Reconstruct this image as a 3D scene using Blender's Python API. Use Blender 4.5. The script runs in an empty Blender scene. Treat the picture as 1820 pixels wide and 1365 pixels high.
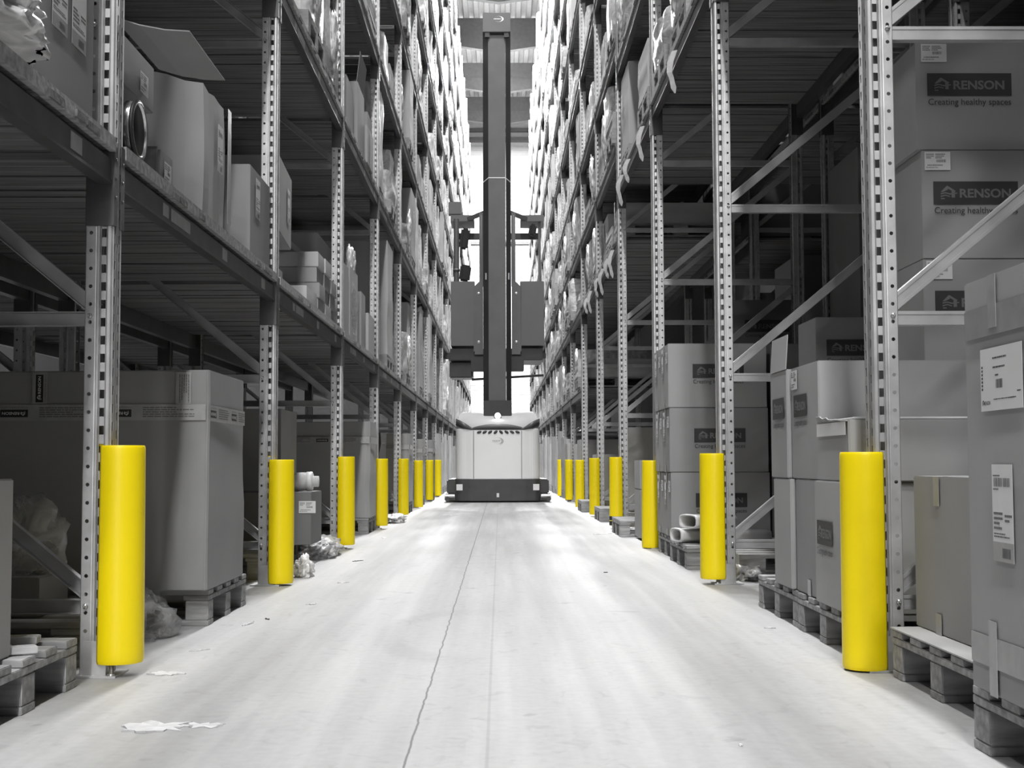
import bpy, bmesh, math, random
from mathutils import Vector, Matrix, noise
SC = bpy.context.scene
COL = SC.collection
PI = math.pi
# ------------------------------------------------------------------ camera
F_PX, PITCH, YAW, ROLL = 2376.13, 0.0583283, 0.00921091, -0.00309979
cy, sy, cp, sp = math.cos(YAW), math.sin(YAW), math.cos(PITCH), math.sin(PITCH)
fw = Vector((sy*cp, cy*cp, sp)); rt = Vector((cy, -sy, 0)); up = rt.cross(fw)
rr = rt*math.cos(ROLL)+up*math.sin(ROLL); uu = -rt*math.sin(ROLL)+up*math.cos(ROLL)
cam = bpy.data.cameras.new('camera'); co = bpy.data.objects.new('camera', cam); COL.objects.link(co)
cam.sensor_width = 36; cam.lens = F_PX/1820*36; cam.clip_start = .05; cam.clip_end = 200
m = Matrix.Identity(4)
for i in range(3):
    m[i][0] = rr[i]; m[i][1] = uu[i]; m[i][2] = -fw[i]
m[0][3], m[1][3], m[2][3] = 0, 0, .65
co.matrix_world = m
SC.camera = co
# ------------------------------------------------------------------ world, exposure
w = bpy.data.worlds.new('world'); SC.world = w; w.use_nodes = True
w.node_tree.nodes['Background'].inputs[0].default_value = (1, 1, 1, 1)
w.node_tree.nodes['Background'].inputs[1].default_value = .05
SC.view_settings.view_transform = 'Standard'; SC.view_settings.look = 'None'
SC.view_settings.gamma = 1; SC.view_settings.exposure = 0.0
SC.view_settings.use_curve_mapping = False
cyc = SC.cycles
cyc.max_bounces = 6; cyc.diffuse_bounces = 4; cyc.glossy_bounces = 3; cyc.transmission_bounces = 4; cyc.transparent_max_bounces = 8
cyc.caustics_reflective = False; cyc.caustics_refractive = False
cyc.use_denoising = True; cyc.sample_clamp_indirect = 6
# ------------------------------------------------------------------ lamps of the hall
POWER = 350
def lamp(name, loc, power, sx=1.5, sy_=.3, rot=(0, 0, 0), spread=PI):
    l = bpy.data.lights.new(name, 'AREA'); l.shape = 'RECTANGLE'; l.size = sx; l.size_y = sy_
    l.energy = power; l.spread = spread
    o = bpy.data.objects.new(name, l); COL.objects.link(o); o.location = loc; o.rotation_euler = rot
    return o
LAMPY = [-3.4+5.1*k for k in range(-8, 12)]
for y in LAMPY:
    lamp('ceiling_light_beam', (-.02, y, 14.55), POWER*(2.7 if y < 0 else .9 if y < 12 else 3.6 if y < 46 else 9), .42, 1.5)
for y in (1.7, 11.9, 22.1):
    lamp('ceiling_light_beam', (-4.75, y, 14.55), POWER*1.0, .42, 1.5)
# added area light far behind the camera, sending low light along the aisle
lamp('rear_fill_beam', (0, -45.5, 3.6), 3300, 2.5, 6.4, (PI/2, 0, 0))
# ------------------------------------------------------------------ materials
def nodes(mt):
    return mt.node_tree.nodes, mt.node_tree.links
def mat(name, g, rough=.6, metal=0., var=.12, scale=8., bump=0., stretch=(1, 1, 1), detail=6, spec=.4, rnd=0.):
    mt = bpy.data.materials.new(name); mt.use_nodes = True
    N, L = nodes(mt); b = N['Principled BSDF']
    c = g if isinstance(g, tuple) else (g, g, g)
    b.inputs['Roughness'].default_value = rough; b.inputs['Metallic'].default_value = metal
    b.inputs['Specular IOR Level'].default_value = spec
    tc = N.new('ShaderNodeTexCoord'); mp = N.new('ShaderNodeMapping'); mp.inputs['Scale'].default_value = stretch
    L.new(tc.outputs['Object'], mp.inputs[0])
    n = N.new('ShaderNodeTexNoise'); n.inputs['Scale'].default_value = scale; n.inputs['Detail'].default_value = detail
    L.new(mp.outputs[0], n.inputs[0])
    r = N.new('ShaderNodeMapRange'); r.inputs[1].default_value = .3; r.inputs[2].default_value = .7
    r.inputs[3].default_value = 1-var; r.inputs[4].default_value = 1+var
    L.new(n.outputs[0], r.inputs[0])
    src = r.outputs[0]
    if rnd:
        oi = N.new('ShaderNodeObjectInfo'); r2 = N.new('ShaderNodeMapRange')
        r2.inputs[3].default_value = 1-rnd; r2.inputs[4].default_value = 1+rnd
        L.new(oi.outputs['Random'], r2.inputs[0])
        mu = N.new('ShaderNodeMath'); mu.operation = 'MULTIPLY'; L.new(src, mu.inputs[0]); L.new(r2.outputs[0], mu.inputs[1]); src = mu.outputs[0]
    v = N.new('ShaderNodeVectorMath'); v.operation = 'SCALE'; v.inputs[0].default_value = c
    L.new(src, v.inputs['Scale']); L.new(v.outputs[0], b.inputs['Base Color'])
    if bump:
        bp = N.new('ShaderNodeBump'); bp.inputs['Strength'].default_value = bump; bp.inputs['Distance'].default_value = .01
        L.new(n.outputs[0], bp.inputs['Height']); L.new(bp.outputs[0], b.inputs['Normal'])
    return mt
M = {}
M['steel'] = mat('galvanised_steel', .52, .42, .55, .14, 14, .02)
M['beam'] = mat('dark_painted_steel', .085, .38, .25, .2, 9, .02)
M['brace'] = mat('galvanised_brace', .48, .45, .5, .12, 10, .02)
M['bolt'] = mat('zinc_bolt', .6, .3, .8, .05)
M['plank'] = mat('deck_planks', .17, .85, 0, .45, 3.0, .25, (.6, 14, 14), rnd=.1)
M['wood'] = mat('pallet_wood', .33, .8, 0, .35, 3.0, .2, (2, 12, 12), rnd=.15)
M['woodlight'] = mat('fresh_wood', .5, .8, 0, .25, 3.0, .15, (2, 12, 12))
M['card'] = mat('cardboard', .34, .75, 0, .05, 3, .03, (1, 1, 1), rnd=.12)
M['cardl'] = mat('pale_cardboard', .46, .75, 0, .06, 3, .03, rnd=.1)
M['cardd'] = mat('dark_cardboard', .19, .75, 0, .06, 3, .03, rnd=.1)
M['white'] = mat('white_paper', .75, .7, 0, .04)
M['offwhite'] = mat('white_board', .62, .6, 0, .05)
M['scrap'] = mat('scrap_paper', .52, .7, 0, .15, 25)
M['ink'] = mat('print_ink', .05, .6, 0, .05)
M['inkm'] = mat('label_ink', .16, .6, 0, .05)
M['logolight'] = mat('logo_card', .2, .7, 0, .05)
M['tape'] = mat('packing_tape', .38, .35, 0, .12, 20, .05)
M['clear'] = mat('brown_tape', .33, .3, 0, .1, 20, .05)
M['yellow'] = mat('yellow_plastic', (.98, .76, .003), .42, 0, .03, 3, .0)
M['black'] = mat('black_plastic', .025, .5, 0, .1)
M['truckgrey'] = mat('truck_light_paint', .76, .35, 0, .02, 3, spec=.5)
M['hoodp'] = mat('hood_plastic', .42, .5, 0, .03)
M['truckdark'] = mat('truck_dark_paint', .05, .45, 0, .15, 6)
M['mastp'] = mat('mast_panel', .095, .5, .1, .08, 4)
M['mastc'] = mat('mast_column', .035, .45, .2, .1, 4)
M['cab'] = mat('cab_panel', .10, .5, 0, .04, 4)
M['wall'] = mat('wall_panel', .8, .5, 0, .03)
M['walld'] = mat('hall_wall', .12, .7, 0, .05)
M['blocker'] = mat('light_blocker', .22, .7, 0, .1)
M['roof'] = mat('roof_sheet', .68, .45, .2, .06)
M['roofbeam'] = mat('roof_beam_paint', .16, .6, 0, .1)
M['duct'] = mat('spiral_duct_steel', .7, .25, .9, .1, 12)
M['pvc'] = mat('white_plastic_duct', .7, .4, 0, .04)
def film_mat(name, g, alpha, bump=.6, sc=14, stretch=(1, 1, .25)):
    mt = bpy.data.materials.new(name); mt.use_nodes = True
    N, L = nodes(mt); b = N['Principled BSDF']
    b.inputs['Base Color'].default_value = (g, g, g, 1); b.inputs['Roughness'].default_value = .28
    tc = N.new('ShaderNodeTexCoord'); mp = N.new('ShaderNodeMapping'); mp.inputs['Scale'].default_value = stretch
    mp.inputs['Rotation'].default_value = (.5, .2, 0)
    L.new(tc.outputs['Object'], mp.inputs[0])
    n = N.new('ShaderNodeTexNoise'); n.inputs['Scale'].default_value = sc; n.inputs['Detail'].default_value = 5; n.inputs['Distortion'].default_value = 1.2
    L.new(mp.outputs[0], n.inputs[0])
    bp = N.new('ShaderNodeBump'); bp.inputs['Strength'].default_value = bump; bp.inputs['Distance'].default_value = .03
    L.new(n.outputs[0], bp.inputs['Height']); L.new(bp.outputs[0], b.inputs['Normal'])
    if alpha < 1:
        r = N.new('ShaderNodeMapRange'); r.inputs[1].default_value = .35; r.inputs[2].default_value = .65
        r.inputs[3].default_value = alpha-.2; r.inputs[4].default_value = min(1, alpha+.25)
        L.new(n.outputs[0], r.inputs[0]); L.new(r.outputs[0], b.inputs['Alpha'])
    else:
        r = N.new('ShaderNodeMapRange'); r.inputs[1].default_value = .35; r.inputs[2].default_value = .65
        r.inputs[3].default_value = g*.6; r.inputs[4].default_value = min(.9, g*1.25)
        L.new(n.outputs[0], r.inputs[0]); L.new(r.outputs[0], b.inputs['Base Color'])
    return mt
M['film'] = film_mat('stretch_film', .66, 1, .4, 9, (1, 1, .35))
M['filmd'] = film_mat('grey_stretch_film', .45, 1, .4, 9, (1, 1, .35))
M['clearfilm'] = film_mat('clear_plastic_film', .6, .28, .9, 9, (1, .6, 1))
M['floorfilm'] = film_mat('loose_plastic_bag', .75, .6, .9, 12, (1, .6, 1))
M['whitefilm'] = film_mat('white_plastic_sheet', .78, 1, .35, 8, (1, 1, 1))
def emis(name, s):
    mt = bpy.data.materials.new(name); mt.use_nodes = True
    b = mt.node_tree.nodes['Principled BSDF']; b.inputs['Base Color'].default_value = (1, 1, 1, 1)
    b.inputs['Emission Color'].default_value = (1, 1, 1, 1); b.inputs['Emission Strength'].default_value = s
    return mt
M['lit'] = emis('lit_lamp', 6)
M['lit2'] = emis('lit_diffuser', 14)
def floor_mat():
    mt = bpy.data.materials.new('concrete_floor'); mt.use_nodes = True
    N, L = nodes(mt); b = N['Principled BSDF']
    tc = N.new('ShaderNodeTexCoord'); sep = N.new('ShaderNodeSeparateXYZ'); L.new(tc.outputs['Object'], sep.inputs[0])
    def noi(sc, st, det=6, dist=0.):
        mp = N.new('ShaderNodeMapping'); mp.inputs['Scale'].default_value = st; L.new(tc.outputs['Object'], mp.inputs[0])
        n = N.new('ShaderNodeTexNoise'); n.inputs['Scale'].default_value = sc; n.inputs['Detail'].default_value = det
        n.inputs['Distortion'].default_value = dist; L.new(mp.outputs[0], n.inputs[0]); return n.outputs[0]
    def math_(op, a, b_, c=None):
        n = N.new('ShaderNodeMath'); n.operation = op
        for i, v in enumerate((a, b_, c)):
            if v is None: continue
            if isinstance(v, (int, float)): n.inputs[i].default_value = v
            else: L.new(v, n.inputs[i])
        return n.outputs[0]
    def rng(v, a, b_, c, d):
        n = N.new('ShaderNodeMapRange'); n.interpolation_type = 'SMOOTHSTEP'
        L.new(v, n.inputs[0])
        for i, q in enumerate((a, b_, c, d)): n.inputs[i+1].default_value = q
        return n.outputs[0]
    x, y = sep.outputs[0], sep.outputs[1]
    big = rng(noi(.7, (1, .5, 1)), .3, .7, .93, 1.06)
    fine = rng(noi(30, (1, 1, 1), 8), .3, .7, .96, 1.04)
    streak = rng(noi(3.2, (3.2, .12, 1), 5), .35, .7, .86, 1.05)
    # wobbling wheel track bands
    wob = math_('MULTIPLY', math_('SUBTRACT', noi(.25, (.1, 1, 1), 2), .5), .5)
    xw = math_('ADD', x, wob)
    ax = math_('ABSOLUTE', xw, None)
    band = math_('MULTIPLY', rng(ax, .52, .62, 0, 1), rng(ax, .80, .92, 1, 0))
    bandm = math_('SUBTRACT', 1, math_('MULTIPLY', band, rng(noi(1.5, (1.5, .25, 1)), .35, .6, .08, .24)))
    # construction joint, guide wire groove, cross joints
    jw = math_('MULTIPLY', math_('SUBTRACT', noi(9, (.2, 1, 1), 6), .5), .014)
    j = rng(math_('ABSOLUTE', math_('ADD', math_('ADD', x, .207), jw), None), .0012, .0042, .22, 1)
    g = rng(math_('ABSOLUTE', math_('ADD', x, .03), None), .002, .006, .82, 1)
    ym = math_('ABSOLUTE', math_('SUBTRACT', math_('FRACT', math_('DIVIDE', math_('ADD', y, .5), 6.1), None), .5), None)
    c = rng(ym, .0004, .0012, .72, 1)
    spots = rng(noi(4.5, (1, 1, 1), 9, .6), .66, .74, 1, .72)
    # dark wheel track on the right, dusty paler margins beside the racks, a turning mark
    tr_ = math_('ABSOLUTE', math_('SUBTRACT', math_('ADD', x, math_('MULTIPLY', wob, .35)), .615), None)
    track = math_('SUBTRACT', 1, math_('MULTIPLY', rng(tr_, .03, .10, 1, 0), rng(noi(2.2, (2, .3, 1), 5), .3, .65, .06, .24)))
    dust = rng(math_('ABSOLUTE', math_('ADD', x, math_('ADD', wob, -.02)), None), .86, 1.02, .95, 1.07)
    rx_ = math_('ADD', x, .12); ry_ = math_('SUBTRACT', y, 5.15)
    rad = math_('SQRT', math_('ADD', math_('MULTIPLY', rx_, rx_), math_('MULTIPLY', math_('MULTIPLY', ry_, ry_), .18)), None)
    turn = math_('SUBTRACT', 1, math_('MULTIPLY', rng(math_('ABSOLUTE', math_('SUBTRACT', rad, .30), None), .02, .075, 1, 0), rng(x, -.35, .1, .13, 0)))
    dirt = rng(noi(14, (1, .6, 1), 9, 1.0), .56, .72, 1, .88)
    v = big
    for q in (fine, streak, bandm, j, g, c, spots, track, dust, turn, dirt): v = math_('MULTIPLY', v, q)
    s = N.new('ShaderNodeVectorMath'); s.operation = 'SCALE'; s.inputs[0].default_value = (.37, .37, .37)
    L.new(v, s.inputs['Scale']); L.new(s.outputs[0], b.inputs['Base Color'])
    b.inputs['Roughness'].default_value = .55; b.inputs['Specular IOR Level'].default_value = .35
    bp = N.new('ShaderNodeBump'); bp.inputs['Strength'].default_value = .12; bp.inputs['Distance'].default_value = .005
    L.new(fine, bp.inputs['Height']); L.new(bp.outputs[0], b.inputs['Normal'])
    return mt
M['floor'] = floor_mat()
# ------------------------------------------------------------------ builders
def tag(o, label=None, cat=None, group=None, kind=None):
    if label: o['label'] = label
    if cat: o['category'] = cat
    if group: o['group'] = group
    if kind: o['kind'] = kind
    return o
def empty(name, loc=(0, 0, 0), rz=0, label=None, cat=None, group=None, kind=None):
    o = bpy.data.objects.new(name, None); COL.objects.link(o); o.location = loc; o.rotation_euler = (0, 0, rz)
    o.empty_display_size = .1
    return tag(o, label, cat, group, kind)
def obj(name, me, parent=None, loc=(0, 0, 0), rot=(0, 0, 0), scale=None):
    o = bpy.data.objects.new(name, me); COL.objects.link(o)
    if parent: o.parent = parent
    o.location = loc; o.rotation_euler = rot
    if scale: o.scale = scale
    return o
class MB:
    def __init__(s): s.v = []; s.f = []; s.m = []; s.sm = []
    def add(s, vs, fs, m=0, smooth=False):
        k = len(s.v); s.v += [tuple(p) for p in vs]
        for f in fs: s.f.append(tuple(i+k for i in f)); s.m.append(m); s.sm.append(smooth)
        return s
    def box(s, x0, x1, y0, y1, z0, z1, m=0):
        vs = [(x, y, z) for z in (z0, z1) for y in (y0, y1) for x in (x0, x1)]
        return s.add(vs, [(0, 2, 3, 1), (4, 5, 7, 6), (0, 1, 5, 4), (2, 6, 7, 3), (0, 4, 6, 2), (1, 3, 7, 5)], m)
    def bar(s, p, q, w_, h_, m=0, side=(0, 1, 0)):
        p, q = Vector(p), Vector(q); d = (q-p).normalized(); a = Vector(side)
        a = (a-d*a.dot(d)).normalized(); b = d.cross(a)
        vs = []
        for c in (p, q):
            for i, j in ((-1, -1), (1, -1), (1, 1), (-1, 1)): vs.append(c+a*(w_/2*i)+b*(h_/2*j))
        return s.add(vs, [(3, 2, 1, 0), (4, 5, 6, 7), (0, 1, 5, 4), (1, 2, 6, 5), (2, 3, 7, 6), (3, 0, 4, 7)], m)
    def tube(s, pts, r, n=10, m=0, cap=True):
        pts = [Vector(p) for p in pts]; k = len(pts); vs = []
        ref = Vector((0, 0, 1))
        for i, p in enumerate(pts):
            d = (pts[min(i+1, k-1)]-pts[max(i-1, 0)]).normalized()
            a = ref if abs(d.dot(ref)) < .95 else Vector((1, 0, 0))
            a = (a-d*a.dot(d)).normalized(); b = d.cross(a)
            rad = r[i] if isinstance(r, (list, tuple)) else r
            for j in range(n):
                t = 2*PI*j/n; vs.append(p+a*math.cos(t)*rad+b*math.sin(t)*rad)
        fs = [(i*n+j, i*n+(j+1) % n, (i+1)*n+(j+1) % n, (i+1)*n+j) for i in range(k-1) for j in range(n)]
        s.add(vs, fs, m, True)
        if cap: s.add(vs[:n], [tuple(range(n))[::-1]], m); s.add(vs[-n:], [tuple(range(n))], m)
        return s
    def prism(s, poly, axis, a, b, m=0, smooth=False):
        """poly: 2D points; axis 'x','y','z' extruded from a to b (2D order: yz, xz, xy)"""
        def P(u, v, t): return {'x': (t, u, v), 'y': (u, t, v), 'z': (u, v, t)}[axis]
        n = len(poly); vs = [P(u, v, a) for u, v in poly]+[P(u, v, b) for u, v in poly]
        s.add(vs, [(i, (i+1) % n, n+(i+1) % n, n+i) for i in range(n)], m, smooth)
        s.add(vs, [tuple(range(n))[::-1], tuple(range(n, 2*n))], m)
        return s
    def lathe(s, prof, c=(0, 0, 0), axis='z', n=24, m=0):
        vs = []
        for r, t in prof:
            for j in range(n):
                a = 2*PI*j/n; u, v = r*math.cos(a), r*math.sin(a)
                p = {'z': (u, v, t), 'y': (u, t, v), 'x': (t, u, v)}[axis]
                vs.append((p[0]+c[0], p[1]+c[1], p[2]+c[2]))
        k = len(prof)
        return s.add(vs, [(i*n+j, i*n+(j+1) % n, (i+1)*n+(j+1) % n, (i+1)*n+j) for i in range(k-1) for j in range(n)], m, True)
    def mesh(s, name, mats, bevel=0, recalc=True, solid=0, weld=False, seg=2):
        me = bpy.data.meshes.new(name); me.from_pydata(s.v, [], s.f)
        for q in (mats if isinstance(mats, (list, tuple)) else [mats]): me.materials.append(q if not isinstance(q, str) else M[q])
        me.polygons.foreach_set('material_index', s.m); me.polygons.foreach_set('use_smooth', s.sm)
        if bevel or recalc or solid or weld:
            bm = bmesh.new(); bm.from_mesh(me)
            if weld or bevel or solid: bmesh.ops.remove_doubles(bm, verts=bm.verts, dist=1e-5)
            if recalc: bmesh.ops.recalc_face_normals(bm, faces=bm.faces)
            if bevel: bmesh.ops.bevel(bm, geom=list(bm.edges), offset=bevel, segments=seg, affect='EDGES', clamp_overlap=True)
            if solid: bmesh.ops.solidify(bm, geom=bm.faces[:], thickness=solid)
            bm.to_mesh(me); bm.free()
        me.update(); return me
    def build(s, name, mats, parent=None, loc=(0, 0, 0), rot=(0, 0, 0), **k):
        return obj(name, s.mesh(name, mats, **k), parent, loc, rot)
ORD = ['ground', 'first', 'second', 'third', 'fourth', 'fifth', 'sixth', 'seventh', 'eighth', 'ninth', 'tenth', 'eleventh', 'twelfth', 'thirteenth', 'fourteenth', 'fifteenth', 'sixteenth', 'seventeenth', 'eighteenth', 'nineteenth']
SIDE = {-1: 'left', 1: 'right'}
# ------------------------------------------------------------------ layout of the racks
XF = {-1: 1.200, 1: 1.167}            # aisle face of the front posts
Y0 = {-1: 4.122, 1: 4.156}; PITCHY = {-1: 3.006, 1: 2.958}
NFR = {-1: 18, 1: 17}
def fy(s, n): return Y0[s]+PITCHY[s]*(n-1)+.05
LEV = {}
for k in range(0, 18):
    LEV[(-1, k)] = [1.515, 3.19, 4.6, 5.9, 7.3, 8.7, 10.1, 11.5, 12.8]
    LEV[(1, k)] = [3.27, 4.45, 5.8, 7.15, 8.5, 9.9, 11.3, 12.7] if k <= 3 else ([2.735, 3.68, 4.75, 6.1, 7.4, 8.7, 10.0, 11.4, 12.8] if k <= 5 else [1.575, 2.735, 3.68, 4.75, 6.1, 7.4, 8.7, 10.0, 11.4, 12.8])
def vis_top(y):  # height of the upper edge of the camera's view at distance y
    return .65+y*math.tan(math.atan(682.5/F_PX)+PITCH)
# ------------------------------------------------------------------ hall
def struct(name, mb, mt, **k):
    return tag(mb.build(name, mt, **k), kind='structure')
struct('floor', MB().box(-12, 12, -46, 60, -.1, 0), 'floor')
struct('wall_left', MB().box(-12.2, -12, -46, 60, 0, 16.6), 'walld')
struct('dark_backing_right', MB().box(3.95, 4.15, -46, 60, 0, 16.6), 'walld')  # dark backing added to keep the gaps behind the right rack dark
struct('wall_rear', MB().box(-12, 12, -46.2, -46, 0, 16.6), 'walld')
# added light blockers along both sides of the aisle behind the camera
for i, q in enumerate((-1, 1)): struct('aisle_blocker_%s' % SIDE[q], MB().box(*sorted((q*1.30, q*1.36)), -45.9, (.2 if q < 0 else -.6), 0, 16.0), "blocker")
b = MB().box(-12, 12, 58.4, 58.6, 0, 16.6)
for k in range(80):
    b.box(-12, 12, 58.37, 58.4, .2+k*.2, .2+k*.2+.175)
struct('wall_end', b, 'wall')
struct('trim_1', MB().box(-12, 12, 58.2, 58.37, 15.2, 15.35).box(-12, 12, 58.0, 58.37, 14.75, 14.9).box(-12, 12, 58.25, 58.37, 10.2, 10.32), 'roofbeam')
b = MB(); xx = -12; pts = []
while xx < 12:
    pts += [(xx, 16.0), (xx+.14, 16.0), (xx+.18, 16.12), (xx+.32, 16.12)]; xx += .36
poly = pts+[(12, 16.2), (-12, 16.2)]
n = len(pts)
b.add([(u, -9, v) for u, v in pts]+[(u, 60, v) for u, v in pts], [(i, i+1, n+i+1, n+i) for i in range(n-1)], 0)
b.box(-12, 12, -46, 60, 16.13, 16.3)
struct('ceiling', b, 'roof', recalc=False)
for i, y in enumerate([0, 5.1, 10.2, 15.3, 20.4, 25.5, 30.6, 35.7, 40.6, 45.6, 50.8, 55.6]):
    b = MB().prism([(-12, 16.0), (12, 16.0), (12, 15.3), (1.6, 15.05), (0, 14.82), (-1.6, 15.05), (-12, 15.3)], 'y', y-.12, y+.12)
    b.box(-12, 12, y-.135, y-.12, 15.42, 15.46)
    tag(b.build('roof_girder', 'roofbeam'), kind='structure')
def fixture(x, y):
    f = empty('ceiling_light', (x, y, 14.55), 0, 'long white ceiling lamp hanging over the %s, %s along the row' % ('aisle' if x > -1 and x < 1 else 'next aisle', ORD[1+max(0, min(17, int((y+4)/5.1)))]), 'ceiling lamp', 'ceiling lamps')
    MB().box(-.24, .24, -.8, .8, .012, .1).build('housing', 'offwhite', f, bevel=.01)
    h = MB(); h.bar((0, -.6, .1), (0, -.6, .9), .012, .012).bar((0, .6, .1), (0, .6, .9), .012, .012); h.build('hanger', 'steel', f)
for y in LAMPY:
    if y > 37: fixture(-.02, y)
# ------------------------------------------------------------------ perforated post
def cell(mb, mp, u0, u1, v0, v1, hole, m=0):
    c = [(u0, v0), (u1, v0), (u1, v1), (u0, v1)]
    n = len(hole)
    if n == 4:
        vs = c+hole; fs = [(i, (i+1) % 4, 4+(i+1) % 4, 4+i) for i in range(4)]
    else:
        vs = c+hole   # 8 hole points starting at angle -112.5 (bottom side first)
        fs = []
        for i in range(4):
            fs.append((i, (i+1) % 4, 4+2*i+1, 4+2*i))
            fs.append(((i+1) % 4, 4+(2*i+2) % 8, 4+2*i+1))
    mb.add([mp(u, v) for u, v in vs], fs, m)
def octa(cu, cv, r):
    return [(cu+r*math.cos(math.radians(-112.5+45*i)), cv+r*math.sin(math.radians(-112.5+45*i))) for i in range(8)]
def rect(cu, cv, a, b_): return [(cu-a, cv-b_), (cu+a, cv-b_), (cu+a, cv+b_), (cu-a, cv+b_)]
POST_H = 14.0
def post_mesh():
    b = MB(); p = .0557; n = int(POST_H/p)
    for k in range(n):
        v0, v1 = k*p, (k+1)*p; vc = (v0+v1)/2
        for s in (1, -1):
            def fr(u, v, s=s): return (0, s*u, v)
            def sd(bb):
                return lambda u, v, s=s: (u, s*bb, v)
            # front face with one slot column each side of a centre groove
            cell(b, fr, .008, .04, v0, v1, rect(.025, vc+(.012 if s > 0 else -.012), .0065, .0135))
            # stepped side with slot column
            cell(b, lambda u, v, s=s: (u, s*(.0405), v), .018, .036, v0, v1, rect(.027, vc, .0080, .0135))
            cell(b, lambda u, v, s=s: (u, s*(.0465), v), .050, .082, v0, v1, octa(.066, vc, .0062))
    H = n*p
    for s in (1, -1):
        def strip(pts):
            vs = [(a, s*c, 0) for a, c in pts]+[(a, s*c, H) for a, c in pts]; k = len(pts)
            b.add(vs, [(i, i+1, k+i+1, k+i) for i in range(k-1)])
        strip([(.006, 0), (.006, .006), (0, .008)])
        strip([(0, .04), (0, .046), (.004, .05), (.013, .05), (.018, .0405)])
        strip([(.036, .0405), (.038, .05), (.045, .05), (.050, .0465)])
        strip([(.082, .0465), (.082, .036)])
    bm = bmesh.new(); me = bpy.data.meshes.new('post'); me.from_pydata(b.v, [], b.f); bm.from_mesh(me)
    bmesh.ops.remove_doubles(bm, verts=bm.verts, dist=4e-5)
    bmesh.ops.recalc_face_normals(bm, faces=bm.faces)
    bm.to_mesh(me); bm.free(); me.materials.append(M['steel'])
    return me
POST = post_mesh()
# a second sheet just inside gives the post its wall thickness
def thicken(me, t):
    bm = bmesh.new(); bm.from_mesh(me); bmesh.ops.solidify(bm, geom=bm.faces[:], thickness=t); bm.to_mesh(me); bm.free()
thicken(POST, .0022)
def chan(p, q, w_=.045, d_=.028, t=.003):
    """C-channel bar between two points in the plane y=0; open side down/back"""
    b = MB(); P, Q = Vector(p), Vector(q); d = (Q-P).normalized(); nrm = Vector((0, 1, 0)).cross(d)
    b.bar(P+Vector((0, -d_/2, 0)), Q+Vector((0, -d_/2, 0)), t, w_)
    for k in (-1, 1):
        o = nrm*(k*(w_/2-t/2)); b.bar(P+o, Q+o, d_, t)
        o2 = nrm*(k*(w_/2-.006))+Vector((0, -d_/2-.002, 0)); b.bar(P+o2, Q+o2, .004, .010)
    return b
ZH = [.21, 1.10, 2.015, 2.93, 3.84]
HB = chan((.05, 0, 0), (1.10, 0, 0)).mesh('cross_bar', 'brace')
DG = chan((.06, 0, .03), (1.09, 0, .88)).mesh('diagonal_brace', 'brace')
b = MB()
z = 4.75; zz = []
while z < 13.6:
    b2 = chan((.05, 0, z), (1.10, 0, z)); b.add(b2.v, b2.f)
    b2 = chan((.06, 0, z-.88), (1.09, 0, z-.03)); b.add(b2.v, b2.f); z += .91
UPB = b.mesh('upper_bracing', 'brace')
b = MB()
for z in ZH: b2 = chan((.05, 0, z), (1.10, 0, z)); b.add(b2.v, b2.f)
for z in ZH: b2 = chan((.06, 0, z+.03), (1.09, 0, z+.88)); b.add(b2.v, b2.f)
LOB = b.mesh('lower_bracing', 'brace')
FOOT = MB().box(-.035, .12, -.075, .075, 0, .007).box(.0, .07, .051, .056, 0, .11).box(.0, .07, -.056, -.051, 0, .11).mesh('foot_plate', 'steel', bevel=.001)
BOLT = MB().lathe([(0, -.004), (.0075, -.004), (.0085, 0), (.0085, .004), (0, .004)], n=6, axis='y').box(-.003, .003, -.012, .004, -.003, .003).mesh('bolt', 'bolt')
ABOLT = MB().lathe([(0, .035), (.007, .035), (.007, .012), (.013, .012), (.013, .004), (0, .004)], n=6).mesh('anchor_bolt', 'bolt')
DEPTH = 1.15
def frame(s, n, x, near, row=''):
    side = SIDE[s]
    lab = 'tall perforated galvanised rack upright, %s in line along the %s side of the aisle' % (ORD[n+1], side) if not row else \
          'tall rack upright of the rack behind the %s row, %s in line' % (side, ORD[n+1])
    f = empty('rack_upright', (s*x, fy(s, n) if not row else fy(s, n), 0), 0 if s > 0 else PI, lab, 'rack upright', 'perforated rack uprights', 'thing')
    obj('post', POST, f); obj('post', POST, f, (DEPTH, 0, 0), (0, 0, PI))
    obj('foot_plate', FOOT, f); obj('foot_plate', FOOT, f, (DEPTH, 0, 0), (0, 0, PI))
    if near:
        for i, z in enumerate(ZH):
            obj('cross_bar', HB, f, (0, 0, z)); obj('diagonal_brace', DG, f, (0, 0, z))
            if s > 0: obj('bolt', BOLT, f, (.066, -.052, z+.005))
            else: obj('bolt', BOLT, f, (.066, .052, z+.005), (0, 0, PI))
        obj('anchor_bolt', ABOLT, f, (-.018, .058*(-s), 0))
    else:
        obj('lower_bracing', LOB, f)
    obj('upper_bracing', UPB, f)
    return f
for s in (-1, 1):
    for n in range(0, NFR[s]+1):
        if n == 0 and s == 1: pass
        frame(s, n, XF[s], 1 <= n <= 5)
    for n in range(1, 6):
        frame(s, n, XF[s]+DEPTH+.16, False, 'behind')
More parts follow.
